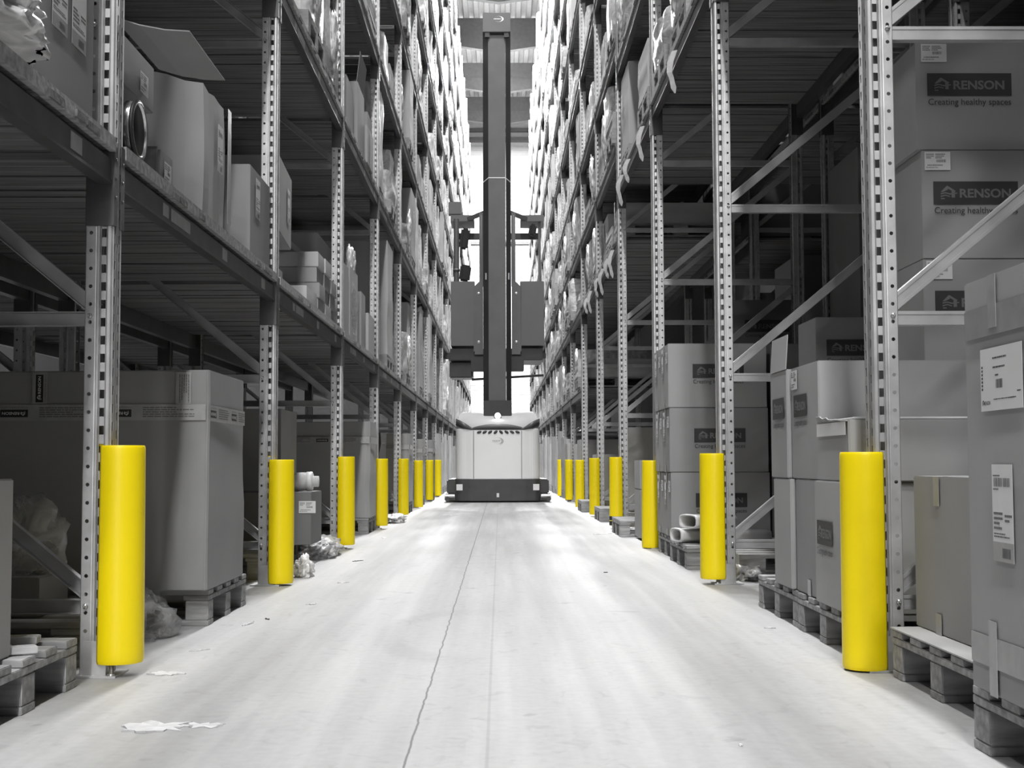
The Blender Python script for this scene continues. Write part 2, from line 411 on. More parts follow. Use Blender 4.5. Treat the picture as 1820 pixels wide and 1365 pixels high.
# ------------------------------------------------------------------ beams and plank decks
def beam_mesh(L, conn):
    b = MB()
    y0, y1 = .0566, L-.0566
    # box beam with stepped upper lip and turned lower edge
    prof = [(0.000, 0), (.045, 0), (.045, .10), (.026, .10), (.026, .078), (.004, .078), (.004, .012), (0, .010)]
    b.prism(prof, 'y', y0, y1)
    if conn:
        for e in (0, 1): conn_add(b, e, L)
    return b
def conn_add(b, e, L):
    yy = .0548 if e == 0 else L-.0548; q = -1 if e == 0 else 1
    b.box(-.0065, .082, yy-.0018, yy+.0018, -.13, .135)
    ya, yb = sorted((yy, yy+q*.034)); b.box(-.0065, -.003, ya, yb, -.13, .135)
BEAM = {}
def bm_for(s, conn, L):
    k = (s, conn)
    if k not in BEAM: BEAM[k] = beam_mesh(L, conn).mesh('rack_beam', 'beam')
    return BEAM[k]
CONN = {}
def conn_mesh(s, e, L):
    if (s, e) not in CONN:
        b = MB(); conn_add(b, e, L)
        yy = 0.036 if e == 0 else L-.036
        for z in (-.06, 0.0, .06): b.lathe([(0, -.009), (.006, -.008), (.006, -.004)], c=(0, yy, z+.02), axis='x', n=8)
        CONN[(s, e)] = b.mesh('beam_connector', 'beam', bevel=.0008)
    return CONN[(s, e)]
R = random.Random(11)
def deck_mesh(seed, L, d0=-.006, d1=DEPTH+.02):
    r = random.Random(seed); b = MB(); y = .06
    while y < L-.1:
        w_ = r.uniform(.085, .125)
        if y+w_ > L-.06: w_ = L-.06-y
        dz = r.uniform(-.0, .006); a = d0+r.uniform(-.012, .012)
        t = .022
        b.box(a, d1, y, y+w_-.004, dz, dz+t)
        y += w_+r.choice([0, 0, 0, .004, .012])
    # stringers along the bay that carry the boards
    for x in (d0+.05, .55, d1-.09): b.box(x, x+.07, .07, L-.07, .024, .042)
    b.box(d0-.004, d0+.016, .058, L-.058, -.001, .0425, 1)
    return b.mesh('plank_deck', ['plank', 'wood'])
DECK = {(s, i): deck_mesh(i*7+s, PITCHY[s]) for s in (-1, 1) for i in range(3)}
STK = MB().box(-.0012, 0, 0, .3, .022, .068).box(-.0012, 0, .34, .42, .022, .068).mesh('shelf_sticker', 'tape')
STK2 = MB().box(-.0012, 0, 0, .1, .02, .07).mesh('shelf_sticker', 'tape')
def paper_strip(seed):
    r = random.Random(seed); b = MB(); n = 8; L = r.uniform(.20, .30); wv = r.uniform(.034, .046)
    vs = []
    for i in range(n+1):
        t = i/n; x = -.006-.03*math.sin(t*PI*1.2)*r.uniform(.7, 1.2)-.02*t*t
        tip = wv/2*(1 if i < n else .1); y = .012*math.sin(t*5)
        vs += [(x+tip*.75, y-tip*.6, -t*L), (x-.006*math.sin(t*7)-tip*.75, y+tip*.6, -t*L)]
    b.add(vs, [(2*i, 2*i+1, 2*i+3, 2*i+2) for i in range(n)])
    return b.mesh('paper_tag', 'scrap', solid=.0006, recalc=False)
STRIPS = [paper_strip(i) for i in range(4)]
for s in (-1, 1):
    L = PITCHY[s]
    for k in range(0, NFR[s]):
        y = fy(s, k); last = None
        for li, z in enumerate(LEV[(s, k)] if (s, k) != (1, 0) else LEV[(s, k)][:1]):
            vt = vis_top(y+L+.3)
            if z > vt+.3: break
            near = k <= 4
            # place: left side is rotated 180 degrees, so its origin is the far upright
            org = (s*XF[s], y if s > 0 else y+L, z); rz = 0 if s > 0 else PI
            where = '%s bay, %s level of the %s rack' % (ORD[k+1], ORD[li+1], SIDE[s])
            f = empty('rack_beam', org, rz, 'dark steel shelf beam facing the aisle, '+where, 'rack beam', 'front shelf beams', 'thing')
            if near:
                obj('rail', bm_for(s, 0, L), f)
                obj('beam_connector', conn_mesh(s, 0, L), f); obj('beam_connector', conn_mesh(s, 1, L), f)
                if s < 0 and li < 3:
                    obj('shelf_sticker', STK, f, (.004, L-1.0, 0)); obj('shelf_sticker', STK2, f, (.004, .35, 0)); obj('shelf_sticker', STK2, f, (.004, 1.3, 0))
            else:
                obj('rail', bm_for(s, 1, L), f)
            if s > 0 and ((k <= 3 and li == 0) or (k in (4, 5) and li == 0)):
                for j, oy in enumerate({2: (1.35,), 3: (.35, 1.5, 2.15), 4: (.25, .8, 1.55, 2.3), 5: (.5, 1.2)}.get(k, ())):
                    obj('paper_tag', STRIPS[j % 4], f, (-.022, oy, .04))
            d = obj('plank_deck', DECK[(s, (k*3+li) % 3)], None, (org[0], org[1], z+.102), (0, 0, rz))
            tag(d, 'wooden plank shelf deck, '+where, 'shelf deck', 'plank shelf decks', 'thing')
            if k <= 5 and li < 2:
                f = empty('rack_beam', (s*(XF[s]+DEPTH), y+L if s > 0 else y, z), PI if s > 0 else 0, 'rear dark shelf beam away from the aisle, '+where, 'rack beam', 'rear shelf beams', 'thing')
                obj('rail', bm_for(s, 1, L), f)
    # rack standing back to back behind, opening on the next aisle
    for k in range(1, 5):
        for li, z in enumerate(LEV[(s, k)][:2]):
            y = fy(s, k); x = XF[s]+DEPTH+.16
            for q, nm in ((0, 'inner'), (1, 'outer')):
                flip = (s > 0) == (q == 0)
                f = empty('rack_beam', (s*(x+q*DEPTH), y if flip else y+L, z), 0 if flip else PI,
                          '%s shelf beam of the rack behind the %s row, %s bay, %s level' % (nm, SIDE[s], ORD[k+1], ORD[li+1]), 'rack beam', 'shelf beams of the racks behind', 'thing')
                obj('rail', bm_for(s, 1, L), f)
            d = obj('plank_deck', DECK[(s, (k+li) % 3)], None, (s*x, y if s > 0 else y+L, z+.102), (0, 0, 0 if s > 0 else PI))
            tag(d, 'plank shelf deck of the rack behind the %s row, %s bay, %s level' % (SIDE[s], ORD[k+1], ORD[li+1]), 'shelf deck', 'plank decks of the racks behind', 'thing')
# ------------------------------------------------------------------ yellow column guards
def guard_mesh(h, bulge=0., lean=0., r=.0745, rt_=.0745, turn=0.):
    b = MB(); n = 40; t = .009; a0 = math.radians(48); vs = []
    zs = [0, .006, .012, .05, .2, .4, .55, h-.03, h-.010, h-.003, h]
    for z in zs:
        tt = z/h; ro = rt_+(r-rt_)*tt+bulge*math.sin(tt*PI); ri = ro-t
        e = .003 if z in (0, h) else (.0012 if z in (.006, h-.003) else 0)
        for j in range(n+1):
            a = a0+(2*PI-2*a0)*j/n+turn
            vs.append((ro-e, a, z))
        for j in range(n+1):
            a = a0+(2*PI-2*a0)*(n-j)/n+turn
            vs.append((ri+e, a, z))
    m_ = 2*(n+1)
    V = [(rr_*math.cos(a)+lean*z/h*0, rr_*math.sin(a)+lean*z, z) for rr_, a, z in vs]
    F = [(i*m_+j, i*m_+(j+1) % m_, (i+1)*m_+(j+1) % m_, (i+1)*m_+j) for i in range(len(zs)-1) for j in range(m_)]
    b.add(V, F, 0, True)
    for base in (0, (len(zs)-1)*m_):
        b.add([V[base+j] for j in range(m_)], [(j, j+1, m_-2-j, m_-1-j) for j in range(n)], 0, True)
    return b.mesh('column_guard', 'yellow')
G1 = guard_mesh(.665, .0, 0, .0735, .0765)
G2 = guard_mesh(.655, .002, 0, .075, .0745)
G3 = guard_mesh(.672, .0, 0, .073, .075)
gl = {(-1, 1): ('tall bright yellow column guard flaring at the foot, on the nearest upright at left', G1, .04, -.012),
      (-1, 2): ('yellow column guard on the second left upright, beside the clear film and box', G2, .012, 0),
      (-1, 3): ('yellow column guard on the third left upright, before a tall carton on its pallet', G1, .03, .01),
      (1, 1): ('yellow column guard on the nearest right upright, between two loaded pallets', G3, .006, 0),
      (1, 2): ('yellow column guard on the second right upright, before the tube pallet', G1, .028, 0),
      (1, 3): ('yellow column guard on the third right upright, beside the logo cartons', G2, .004, 0),
      (1, 4): ('yellow column guard with black band at its foot, on the fourth right upright', G1, .03, 0)}
for s in (-1, 1):
    for n in range(1, 9):
        if (s, n) == (-1, 8): pass
        lab, me, z0, dx = gl.get((s, n), ('yellow column guard on the %s upright of the %s rack' % (ORD[n], SIDE[s]), (G1, G2, G3)[n % 3], .012+.02*((n*5) % 3)/2, 0))
        tiltx = {(-1, 1): .0, (1, 3): .012}.get((s, n), 0)
        top = empty('column_guard', (s*(XF[s]-.024), fy(s, n)-.004, z0), 0 if s > 0 else PI, lab, 'column guard', 'yellow column guards')
        obj('sleeve', me, top, (0, 0, 0), (0, tiltx, 0))
        if (s, n) == (1, 4):
            MB().lathe([(.077, 0), (.079, .004), (.079, .038), (.077, .042)], n=32).lathe([(.077, .05), (.0785, .053), (.0785, .085), (.077, .088)], n=32).build('black_band', 'black', top, (0, 0, .003))['label'] = 'black rubber bands round the foot'
        if (s, n) in ((1, 1), (-1, 1), (-1, 2)):
            MB().box(-.018, .018, -.03, .03, .0, .012).build('fixing_clip', 'yellow', top, (.048 if s > 0 else .048, 0, .662), bevel=.003)
# ------------------------------------------------------------------ prints, labels, tapes
def text_mesh(body, size, extr=0., bold=0., align='LEFT'):
    c = bpy.data.curves.new('t', 'FONT'); c.body = body; c.size = size; c.offset = bold; c.align_x = align
    c.resolution_u = 3
    o = bpy.data.objects.new('t', c); COL.objects.link(o)
    bpy.context.view_layer.update()
    me = bpy.data.meshes.new_from_object(o.evaluated_get(bpy.context.evaluated_depsgraph_get()))
    bpy.data.objects.remove(o); bpy.data.curves.remove(c)
    vs = [tuple(v.co) for v in me.vertices]; fs = [tuple(p.vertices) for p in me.polygons]
    bpy.data.meshes.remove(me)
    xs = [v[0] for v in vs]; ys = [v[1] for v in vs]
    return vs, fs, (min(xs), max(xs), min(ys), max(ys))
def put_text(mb, body, x0, x1, y0, h, m, bold=0., z=.0006, flip=False):
    """text fitted to x0..x1 with cap height h at baseline y0 in the local xy plane"""
    vs, fs, bb = text_mesh(body, 1, bold=bold)
    sx = (x1-x0)/(bb[1]-bb[0])
    H = text_mesh('H', 1)[2]; sy_ = h/(H[3]-H[2])
    out = [((v[0]-bb[0])*sx+x0, v[1]*sy_+y0, z) for v in vs]
    mb.add(out, fs, m)
def house(mb, x, y, h, m, z=.0006):
    k = h
    def q(pts): mb.add([(x+a*k, y+b_*k, z) for a, b_ in pts], [tuple(range(len(pts)))], m)
    q([(0, .55), (.45, 1.0), (.55, 1.0), (.55, .72), (.18, .55)][:5])
    q([(.55, 1.0), (1.15, .62), (1.0, .55), (.55, .8)])
    q([(.82, .12), (1.08, .12), (1.08, .6), (.82, .7)])
    q([(0, .36), (.35, .44), (.7, .34), (1.25, .42), (1.25, .5), (.7, .44), (.35, .53), (0, .46)])
    q([(0, .16), (.35, .26), (.7, .16), (.7, .24), (.35, .34), (0, .26)])
    q([(.02, 0), (.3, 0), (.3, .08), (.02, .08)])
def logo_mesh(w_, sub=True, name='printed_logo', dark='ink', light='logolight', h=None):
    """dark panel with house mark and RENSON, tagline below. origin = panel lower left, xy plane"""
    b = MB(); H = h or w_*.27
    b.add([(0, 0, .0003), (w_, 0, .0003), (w_, H, .0003), (0, H, .0003)], [(0, 1, 2, 3)], 0)
    house(b, w_*.085, H*.22, H*.58, 1)
    put_text(b, 'RENSON', w_*.31, w_*.915, H*.30, H*.36, 1, bold=.03)
    if sub: put_text(b, 'Creating healthy spaces', w_*.01, w_*.99, -H*.40, H*.27, 2)
    return b.mesh(name, [dark, light, 'ink'], recalc=False)
LOGO = logo_mesh(.345)
LOGO_SM = logo_mesh(.22, True, h=.085)
LOGO_TAPE = logo_mesh(.125, False, 'tape_logo', 'black', 'tape', h=.03)
def lines(mb, x0, x1, y0, y1, rows, m, r, z=.0007):
    dy = (y1-y0)/rows
    for i in range(rows):
        x = x0
        xe = x1-(x1-x0)*r.choice([0, .0, .1, .35])
        while x < xe:
            wv = r.uniform(.03, .14)*(x1-x0)
            y = y1-(i+.8)*dy
            xx_ = min(x+wv, xe)
            mb.add([(x, y, z), (xx_, y, z), (xx_, y+dy*.5, z), (x, y+dy*.5, z)], [(0, 1, 2, 3)], m)
            x = xx_+.015*(x1-x0)
def bars(mb, x0, x1, y0, y1, m, r, z=.0007):
    x = x0
    while x < x1:
        wv = r.uniform(.01, .05)*(x1-x0)
        mb.add([(x, y0, z), (min(x+wv, x1), y0, z), (min(x+wv, x1), y1, z), (x, y1, z)], [(0, 1, 2, 3)], m)
        x += wv+r.uniform(.01, .04)*(x1-x0)
def label_mesh(w_, h, seed, style='small', name='paper_label'):
    r = random.Random(seed); b = MB()
    b.box(0, w_, 0, h, 0, .0004, 0)
    if style == 'small':
        lines(b, w_*.06, w_*.36, h*.62, h*.92, 3, 1, r); lines(b, w_*.42, w_*.8, h*.62, h*.92, 3, 1, r)
        bars(b, w_*.45, w_*.82, h*.42, h*.58, 1, r)
        lines(b, w_*.1, w_*.7, h*.22, h*.32, 1, 1, r)
        put_text(b, 'RENSON', w_*.16, w_*.5, h*.1, h*.08, 1, .01, .0007); house(b, w_*.05, h*.09, h*.1, 1, .0007)
    elif style == 'tall':
        lines(b, w_*.06, w_*.4, h*.87, h*.9, 1, 1, r); bars(b, w_*.1, w_*.88, h*.77, h*.86, 1, r); lines(b, w_*.06, w_*.35, h*.73, h*.76, 1, 1, r)
        lines(b, w_*.06, w_*.5, h*.32, h*.52, 4, 1, r); lines(b, w_*.6, w_*.95, h*.4, h*.5, 2, 1, r)
        lines(b, w_*.06, w_*.9, h*.24, h*.3, 2, 1, r)
        b.add([(0, 0, .0006), (w_, 0, .0006), (w_, h*.2, .0006), (0, h*.2, .0006)], [(0, 1, 2, 3)], 2)
        bars(b, w_*.45, w_*.85, h*.04, h*.14, 1, r, .0009)
    return b.mesh(name, ['white', 'inkm', 'tape'], recalc=False)
LABELS = [label_mesh(.105, .075, i) for i in range(3)]
TALL = [label_mesh(.1, .2, 10+i, 'tall') for i in range(2)]
# tape with printed lines and logo blocks; runs along +x, width along y
def tape_mesh(L, w_=.064, seed=0, printed=True, pos=(.1, .515)):
    r = random.Random(seed); b = MB(); b.box(0, L, 0, w_, 0, .0004, 0)
    if printed:
        for x in pos:
            if x >= 0 and x+.11 <= L:
                b.add([(x, .014, .0006), (x+.11, .014, .0006), (x+.11, .044, .0006), (x, .044, .0006)], [(0, 1, 2, 3)], 1)
                # the tape is stuck on upside down: the print is turned half round
                t = MB(); house(t, .010, .007, .017, 2, .0009); put_text(t, 'RENSON', .034, .103, .0095, .011, 2, .02, .0009)
                put_text(t, 'Creating healthy spaces', .0, .11, -.011, .007, 3, 0, .0009)
                b.add([(x+.11-vx, .044-vy, vz) for vx, vy, vz in t.v], t.f, 0); b.m[-len(t.f):] = t.m
            a, e = x+.155, min(x+.36, L-.005)
            if e > a: lines(b, a, e, .012, .056, 5, 3, r)
    return b.mesh('packing_tape', ['tape', 'black', 'white', 'inkm'], recalc=False)
# orientation of flat prints on a face
def face_rot(face):
    """'S' faces the camera (-y), 'A-' faces -x (right rack, towards the aisle), 'A+' faces +x (left rack)"""
    return {'S': (PI/2, 0, 0), 'A-': (PI/2, 0, -PI/2), 'A+': (PI/2, 0, PI/2), 'T': (0, 0, 0)}[face]
# ------------------------------------------------------------------ cartons
_cc = {}
def carton_body(w_, d, h, mt, bev=.006, bulge=.0022, seed=0):
    key = (round(w_, 3), round(d, 3), round(h, 3), mt, bev)
    if key in _cc: return _cc[key]
    r = random.Random(seed or int(w_*1000+d*77+h*31))
    b = MB(); b.box(-w_/2, w_/2, -d/2, d/2, 0, h)
    me = b.mesh('carton_body', mt, bevel=0)
    bm = bmesh.new(); bm.from_mesh(me)
    bmesh.ops.subdivide_edges(bm, edges=bm.edges[:], cuts=3, use_grid_fill=True)
    for v in bm.verts:
        x, y, z = v.co
        fx, fy_, fz = 1-(2*x/w_)**2, 1-(2*y/d)**2, 1-(2*z/h-1)**2
        if abs(abs(x)-w_/2) < 1e-4: v.co.x += math.copysign(bulge*fy_*fz*.8, x)
        if abs(abs(y)-d/2) < 1e-4: v.co.y += math.copysign(bulge*fx*fz*.8, y)
        if abs(z-h) < 1e-4: v.co.z += bulge*.6*fx*fy_*r.uniform(-1, .6)
    sharp = [e for e in bm.edges if len(e.link_faces) == 2 and e.calc_face_angle(0) > 1.2]
    bmesh.ops.bevel(bm, geom=sharp, offset=bev*.6, segments=2, affect='EDGES')
    for f in bm.faces: f.smooth = True
    bm.to_mesh(me); bm.free(); me.set_sharp_from_angle(angle=math.radians(28)); _cc[key] = me
    return me
def carton(x0, x1, y0, y1, z0, h, label, mt='card', group=None, tape=None, logo=None, labels=(), rz=0., bev=.006, flaps=None, cat='carton', simple=False, seam=True):
    """logo: list of (face, u, v, mesh); labels the same. u from the face's left edge, v from the bottom."""
    w_, d = x1-x0, y1-y0
    me = carton_body(w_, d, h, mt, bev)
    if simple:
        return tag(obj('carton', me, None, ((x0+x1)/2, (y0+y1)/2, z0), (0, 0, rz)), label, cat, group)
    t = empty('carton', ((x0+x1)/2, (y0+y1)/2, z0), rz, label, cat, group)
    obj('carton_body', me, t)
    def on(face, u, v):
        e = .0035+.001
        return {'S': (-w_/2+u, -d/2-e, v), 'A-': (-w_/2-e, d/2-u, v), 'A+': (w_/2+e, -d/2+u, v)}[face]
    for face, u, v, q in (logo or ()): obj('printed_logo', q, t, on(face, u, v), face_rot(face))
    for face, u, v, q in labels:
        o = obj('paper_label', q, t, on(face, u, v), face_rot(face)); o['label'] = 'white paper label'
    if tape:
        for face, u, v0_, L in tape:     # short vertical tail of the closing tape on a face
            b = MB().box(0, .05, 0, L, 0, .0005); o = b.build('tape_strip', 'tape', t, on(face, u, v0_), face_rot(face))
        if seam: MB().box(-w_/2+.004, w_/2-.004, -.025, .025, h-.001, h+.0012).build('tape_strip', 'tape', t)
    if flaps:
        for p in flaps:
            P, Q, out, up_ = p       # hinge ends, outward vector
            b = MB(); P, Q, O = Vector(P), Vector(Q), Vector(out)
            nn = (Q-P).cross(O).normalized()*.002
            vs = []
            for sgn in (1, -1):
                for i in range(4):
                    tt = i/3; sag = Vector((0, 0, -.02*math.sin(tt*PI)))*up_
                    vs += [P+O*tt+nn*sgn+sag, Q+O*tt+nn*sgn+sag]
            F_ = []
            for i in range(3): F_ += [(2*i, 2*i+1, 2*i+3, 2*i+2), (8+2*i, 8+2*i+2, 8+2*i+3, 8+2*i+1)]
            F_ += [(0, 8, 9, 1), (6, 7, 15, 14)]+[(2*i, 2*i+2, 10+2*i, 8+2*i) for i in range(3)]+[(2*i+1, 9+2*i, 11+2*i, 3+2*i) for i in range(3)]
            b.add(vs, F_); b.build('open_flap', mt, t)
    return t
# ------------------------------------------------------------------ pallets (0.8 along the aisle, 1.2 deep)
def pallet_parts():
    P = {}
    b = MB(); P['deck_board'] = MB().box(0, 1.2, -.05, .05, 0, .02).mesh('deck_board', 'wood', bevel=.002)
    P['cross_board'] = MB().box(-.05, .05, 0, .8, 0, .02).mesh('cross_board', 'wood', bevel=.002)
    P['block'] = MB().box(-.045, .045, -.05, .05, 0, .078).mesh('block', 'wood', bevel=.003)
    P['runner'] = MB().box(0, 1.2, -.05, .05, 0, .022).mesh('runner', 'wood', bevel=.002)
    return P
PP = pallet_parts()
def pallet_solid():
    b = MB()
    for i in range(5): y = .05+i*.175; b.box(0, 1.2, y-.05, y+.05, .122, .144)
    for x in (.072, .6, 1.128): b.box(x-.072, x+.072, 0, .8, .1, .122)
    for x in (.072, .6, 1.128):
        for y in (.05, .4, .75): b.box(x-.072, x+.072, y-.05, y+.05, .022, .1)
    for y in (.05, .4, .75): b.box(0, 1.2, y-.05, y+.05, 0, .022)
    return b.mesh('pallet', 'wood')
PSOLID = pallet_solid()
def pallet(s, xf, y0, label, parts=True, z=0., group='wooden pallets', rz=0., parent=None, dy=.8):
    """xf = distance of its aisle end from the aisle centre"""
    org = (s*xf, y0 if s > 0 else y0+.8, z); R_ = (0 if s > 0 else PI)+rz
    if parent: return obj('pallet', PSOLID, parent)
    if not parts: return tag(obj('pallet', PSOLID, None, org, (0, 0, R_)), label, 'pallet', group)
    t = empty('pallet', org, R_, label, 'pallet', group)
    for i in range(5): obj('deck_board', PP['deck_board'], t, (0, .05+i*.175, .122))
    for x in (.05, .6, 1.15): obj('cross_board', PP['cross_board'], t, (x, 0, .101))
    for x in (.046, .6, 1.154):
        for y in (.05, .4, .75): obj('block', PP['block'], t, (x, y, .022))
    for y in (.05, .4, .75): obj('runner', PP['runner'], t, (0, y, 0))
    return t
# ------------------------------------------------------------------ crumpled film and bags
def crumple(name, rx, ry, rz_, seed, mt, amp=.35, sub=4, flat=True, fr=2.2):
    amp *= .62; fr *= .85; sub = max(sub, 4)
    bm = bmesh.new(); bmesh.ops.create_icosphere(bm, subdivisions=sub, radius=1)
    o = Vector((seed*3.1, seed*1.7, 0))
    for v in bm.verts:
        d = v.co.normalized()
        q = noise.noise(d*fr+o)*amp+(.25-abs(noise.noise(d*fr*2.2+o)))*amp*1.5+(.2-abs(noise.noise(d*fr*5+o*2)))*amp*.55
        p = d*(1+q)
        v.co = Vector((p.x*rx, p.y*ry, max(0, p.z*rz_+rz_*.55) if flat else p.z*rz_))
    for f in bm.faces: f.smooth = True
    me = bpy.data.meshes.new(name); bm.to_mesh(me); bm.free(); me.materials.append(M[mt])
    return me
# ------------------------------------------------------------------ LEFT, ground level
# C: pallet at the front left with scrap boards, carton B standing on it
pallet(-1, 1.236, 3.155, 'wooden pallet in the near left corner carrying loose scrap boards')
carton(-2.10, -1.287, 2.7, 3.56, .145, .465, 'grey carton at the left edge of the picture, on the near left pallet', tape=None,
       labels=[('S', .64, .05, TALL[0])])
for (x, y, L, w_, rz, lab) in ((-1.42, 3.80, .24, .07, .15, 'pale board offcut lying across the far edge of the near left pallet'),
                               (-1.40, 3.62, .17, .06, -.1, 'short pale wood block beside the grey carton on the near left pallet'),
                               (-1.285, 3.60, .10, .045, .5, 'smallest chipped wood scrap on the near left pallet edge')):
    tag(MB().box(-L/2, L/2, -w_/2, w_/2, 0, .02).build('board_offcut', 'woodlight', None, (x, y, .1455), (0, 0, rz), bevel=.002), lab, 'wood scrap')
# film bundle and small box behind the first bracing
pallet(-1, 1.34, 4.33, 'half hidden pallet behind the nearest left column guard')
carton(-2.1, -1.52, 4.45, 4.75, .145, .13, 'flat dark carton with a white end label behind the nearest left guard', mt='cardd', labels=[('S', .38, .03, LABELS[0])])
tag(obj('plastic_film', crumple('plastic_film', .17, .12, .17, 3, 'clearfilm', .5), None, (-1.66, 4.62, .277)), 'clear crumpled plastic wrap lying over the flat carton behind the left bracing', 'plastic film')
tag(obj('plastic_film', crumple('plastic_film', .17, .22, .11, 9, 'clearfilm', .5), None, (-1.40, 5.05, 0)), 'clear plastic film lying on the floor just behind the nearest left guard', 'plastic film')
# A: big carton with printed tape
pallet(-1, 1.168, 5.40, 'wooden pallet under the big carton with printed tape')
H = .875
t = empty('carton', (-1.76, 5.72, .145), 0, 'big tall carton with printed logo tape, on the pallet between the first two left uprights', 'carton')
W, D = 1.2, .77
def big_body(W, D, H, ch, name, mt, seed=1, amp=.008):
    poly = [(-W/2, -D/2), (W/2-ch*.3, -D/2), (W/2, -D/2+ch*.3), (W/2, D/2-ch), (W/2-ch, D/2), (-W/2, D/2)]
    b = MB(); b.prism(poly, 'z', 0, H)
    me = b.mesh(name, mt, weld=True)
    bm = bmesh.new(); bm.from_mesh(me)
    bmesh.ops.subdivide_edges(bm, edges=[e for e in bm.edges if abs(e.verts[0].co.z-e.verts[1].co.z) > .1], cuts=7, use_grid_fill=False)
    bmesh.ops.triangulate(bm, faces=[f for f in bm.faces if len(f.verts) > 4])
    for v in bm.verts:
        v.co += Vector((noise.noise(v.co*4+Vector((seed, 0, 0))), noise.noise(v.co*4+Vector((0, seed, 5))), 0))*amp
        if v.co.z > H*.98: v.co.z += noise.noise(v.co*9)*.012
    bmesh.ops.bevel(bm, geom=[e for e in bm.edges if len(e.link_faces) == 2 and e.calc_face_angle(0) > .5], offset=.004, segments=2, affect='EDGES')
    for f in bm.faces: f.smooth = True
    bm.to_mesh(me); bm.free(); me.set_sharp_from_angle(angle=math.radians(28)); return me
obj('carton_body', big_body(W, D, H, .03, 'carton_body', 'card'), t)
e = .007
obj('packing_tape', tape_mesh(1.19, .064, 1, True, (.375, .785)), t, (-W/2, -D/2-e, .675), face_rot('S'))
obj('packing_tape', tape_mesh(.715, .064, 5, True, (.004, .42)), t, (W/2+e, -D/2, .672), face_rot('A+'))
obj('packing_tape', tape_mesh(.128, .06, 2, True, (.012,)), t, (-.10, -D/2-e, .870), (PI/2, PI/2, 0))
obj('packing_tape', tape_mesh(.128, .062, 3, True, (-.145,)), t, (.47, -D/2-e, .868), (PI/2, PI/2, 0))
# bay 2: pallet, dark box with roll of film, clear bag
pallet(-1, 1.32, 7.50, 'pallet between the second and third left uprights, under the dark box', parts=True)
carton(-1.75, -1.185, 8.42, 8.92, .135, .33, 'dark box with white label beside the second left guard', mt='cardd', labels=[('S', .28, .12, TALL[1]), ('S', .49, .2, LABELS[1])])
t = empty('film_roll', (-1.25, 8.62, .53), 0, 'short roll of stretch film lying on the dark box beside the second left guard', 'film roll')
MB().lathe([(0, -.2), (.058, -.2), (.058, .01), (0, .01)], axis='x', n=28).build('wound_film', 'film', t, (0, 0, 0))
MB().lathe([(0, .01), (.062, .01), (.062, .045), (.05, .05), (.035, .05), (.035, .085), (.0, .085)], axis='x', n=28).build('end_cap', 'pvc', t)
tag(obj('plastic_film', crumple('plastic_film', .13, .42, .085, 5, 'floorfilm', .5), None, (-1.25, 9.38, .0)), 'large clear plastic bag lying on the floor by the second left guard', 'plastic film')
tag(obj('crumpled_foil', crumple('crumpled_foil', .05, .06, .07, 8, 'whitefilm', .9, 3, fr=3), None, (-1.12, 7.68, 0)), 'small crumpled white foil ball on the floor after the second left guard', 'litter')
carton(-2.15, -1.55, 7.72, 8.1, .145, .34, 'plain dark carton deep beside the film roll', mt='cardd', simple=True)
# long dark wide carton between uprights 2 and 3 (standing behind the dark box)
pallet(-1, 1.45, 9.2, 'shadowed pallet beneath the wide carton near the third left upright', parts=False)
carton(-2.4, -1.52, 9.30, 10.02, .145, .88, 'wide shadowed carton with printed tape near the third left upright', logo=[('S', .30, .63, LOGO_TAPE), ('S', .30, .80, LOGO_TAPE)])
# carton 3
def left_pallet_load(y0, xf, h, lab, parts=False, mt='card', amp=.012, tape=True, d=.78):
    pallet(-1, xf+.01, y0, 'wooden pallet under the '+lab, parts=parts)
    t = empty('carton', (-(xf+.6), y0+.4, .145), 0, lab, 'carton', 'tall cartons on pallets')
    obj('carton_body', big_body(1.2, d, h, .1, 'carton_body', mt, y0, amp), t)
    if tape: obj('packing_tape', tape_mesh(1.0, .06, int(y0*7), True, (.1, .515)), t, (-.4, -d/2-.012, h-.2), face_rot('S')); obj('packing_tape', tape_mesh(d-.1, .06, int(y0), False), t, (.6+.011, -d/2+.0, h-.2), face_rot('A+'))
    return t
left_pallet_load(12.22, 1.19, .88, 'tall carton right behind the third left guard', True)
carton(-2.3, -1.28, 13.5, 13.8, .02, .98, 'dark carton leaning at the fourth left upright', mt='cardd', simple=True)
tag(obj('leaning_panel', big_body(.05, .9, .95, .01, 'leaning_panel', 'black', 4, .03), None, (-1.27, 14.55, .02), (0, -.03, 0)), 'black wrapped panel leaning beside the fourth left guard', 'panel')
tag(obj('plastic_film', crumple('plastic_film', .12, .3, .06, 15, 'whitefilm', .5, 3), None, (-1.15, 14.6, 0)), 'white film scrap on the floor near the fourth left guard', 'plastic film')
left_pallet_load(17.0, 1.15, .87, 'tall carton before the fifth left guard on the ground')
left_pallet_load(19.9, 1.15, .85, 'tall carton near the sixth left guard on the ground', mt='card')
left_pallet_load(22.4, 1.12, .88, 'tall carton near the seventh left guard beside the truck')
# ------------------------------------------------------------------ LEFT, first shelf
Z1 = 1.515+.145
tag(obj('plastic_sheet', None) if False else obj('plastic_sheet', crumple('plastic_sheet', .20, .30, .12, 21, 'whitefilm', .5, 5, True, 1.8), None, (-1.30, 3.10, Z1)), 'crumpled white plastic sheet on the first shelf at the top left corner', 'plastic sheet')
carton(-2.1, -1.235, 3.50, 4.02, Z1, .62, 'tall shelf carton with two white labels, before the nearest left upright', labels=[('A+', .13, .2, label_mesh(.13, .2, 31, 'tall')), ('A+', .30, .2, label_mesh(.13, .22, 32, 'tall'))])
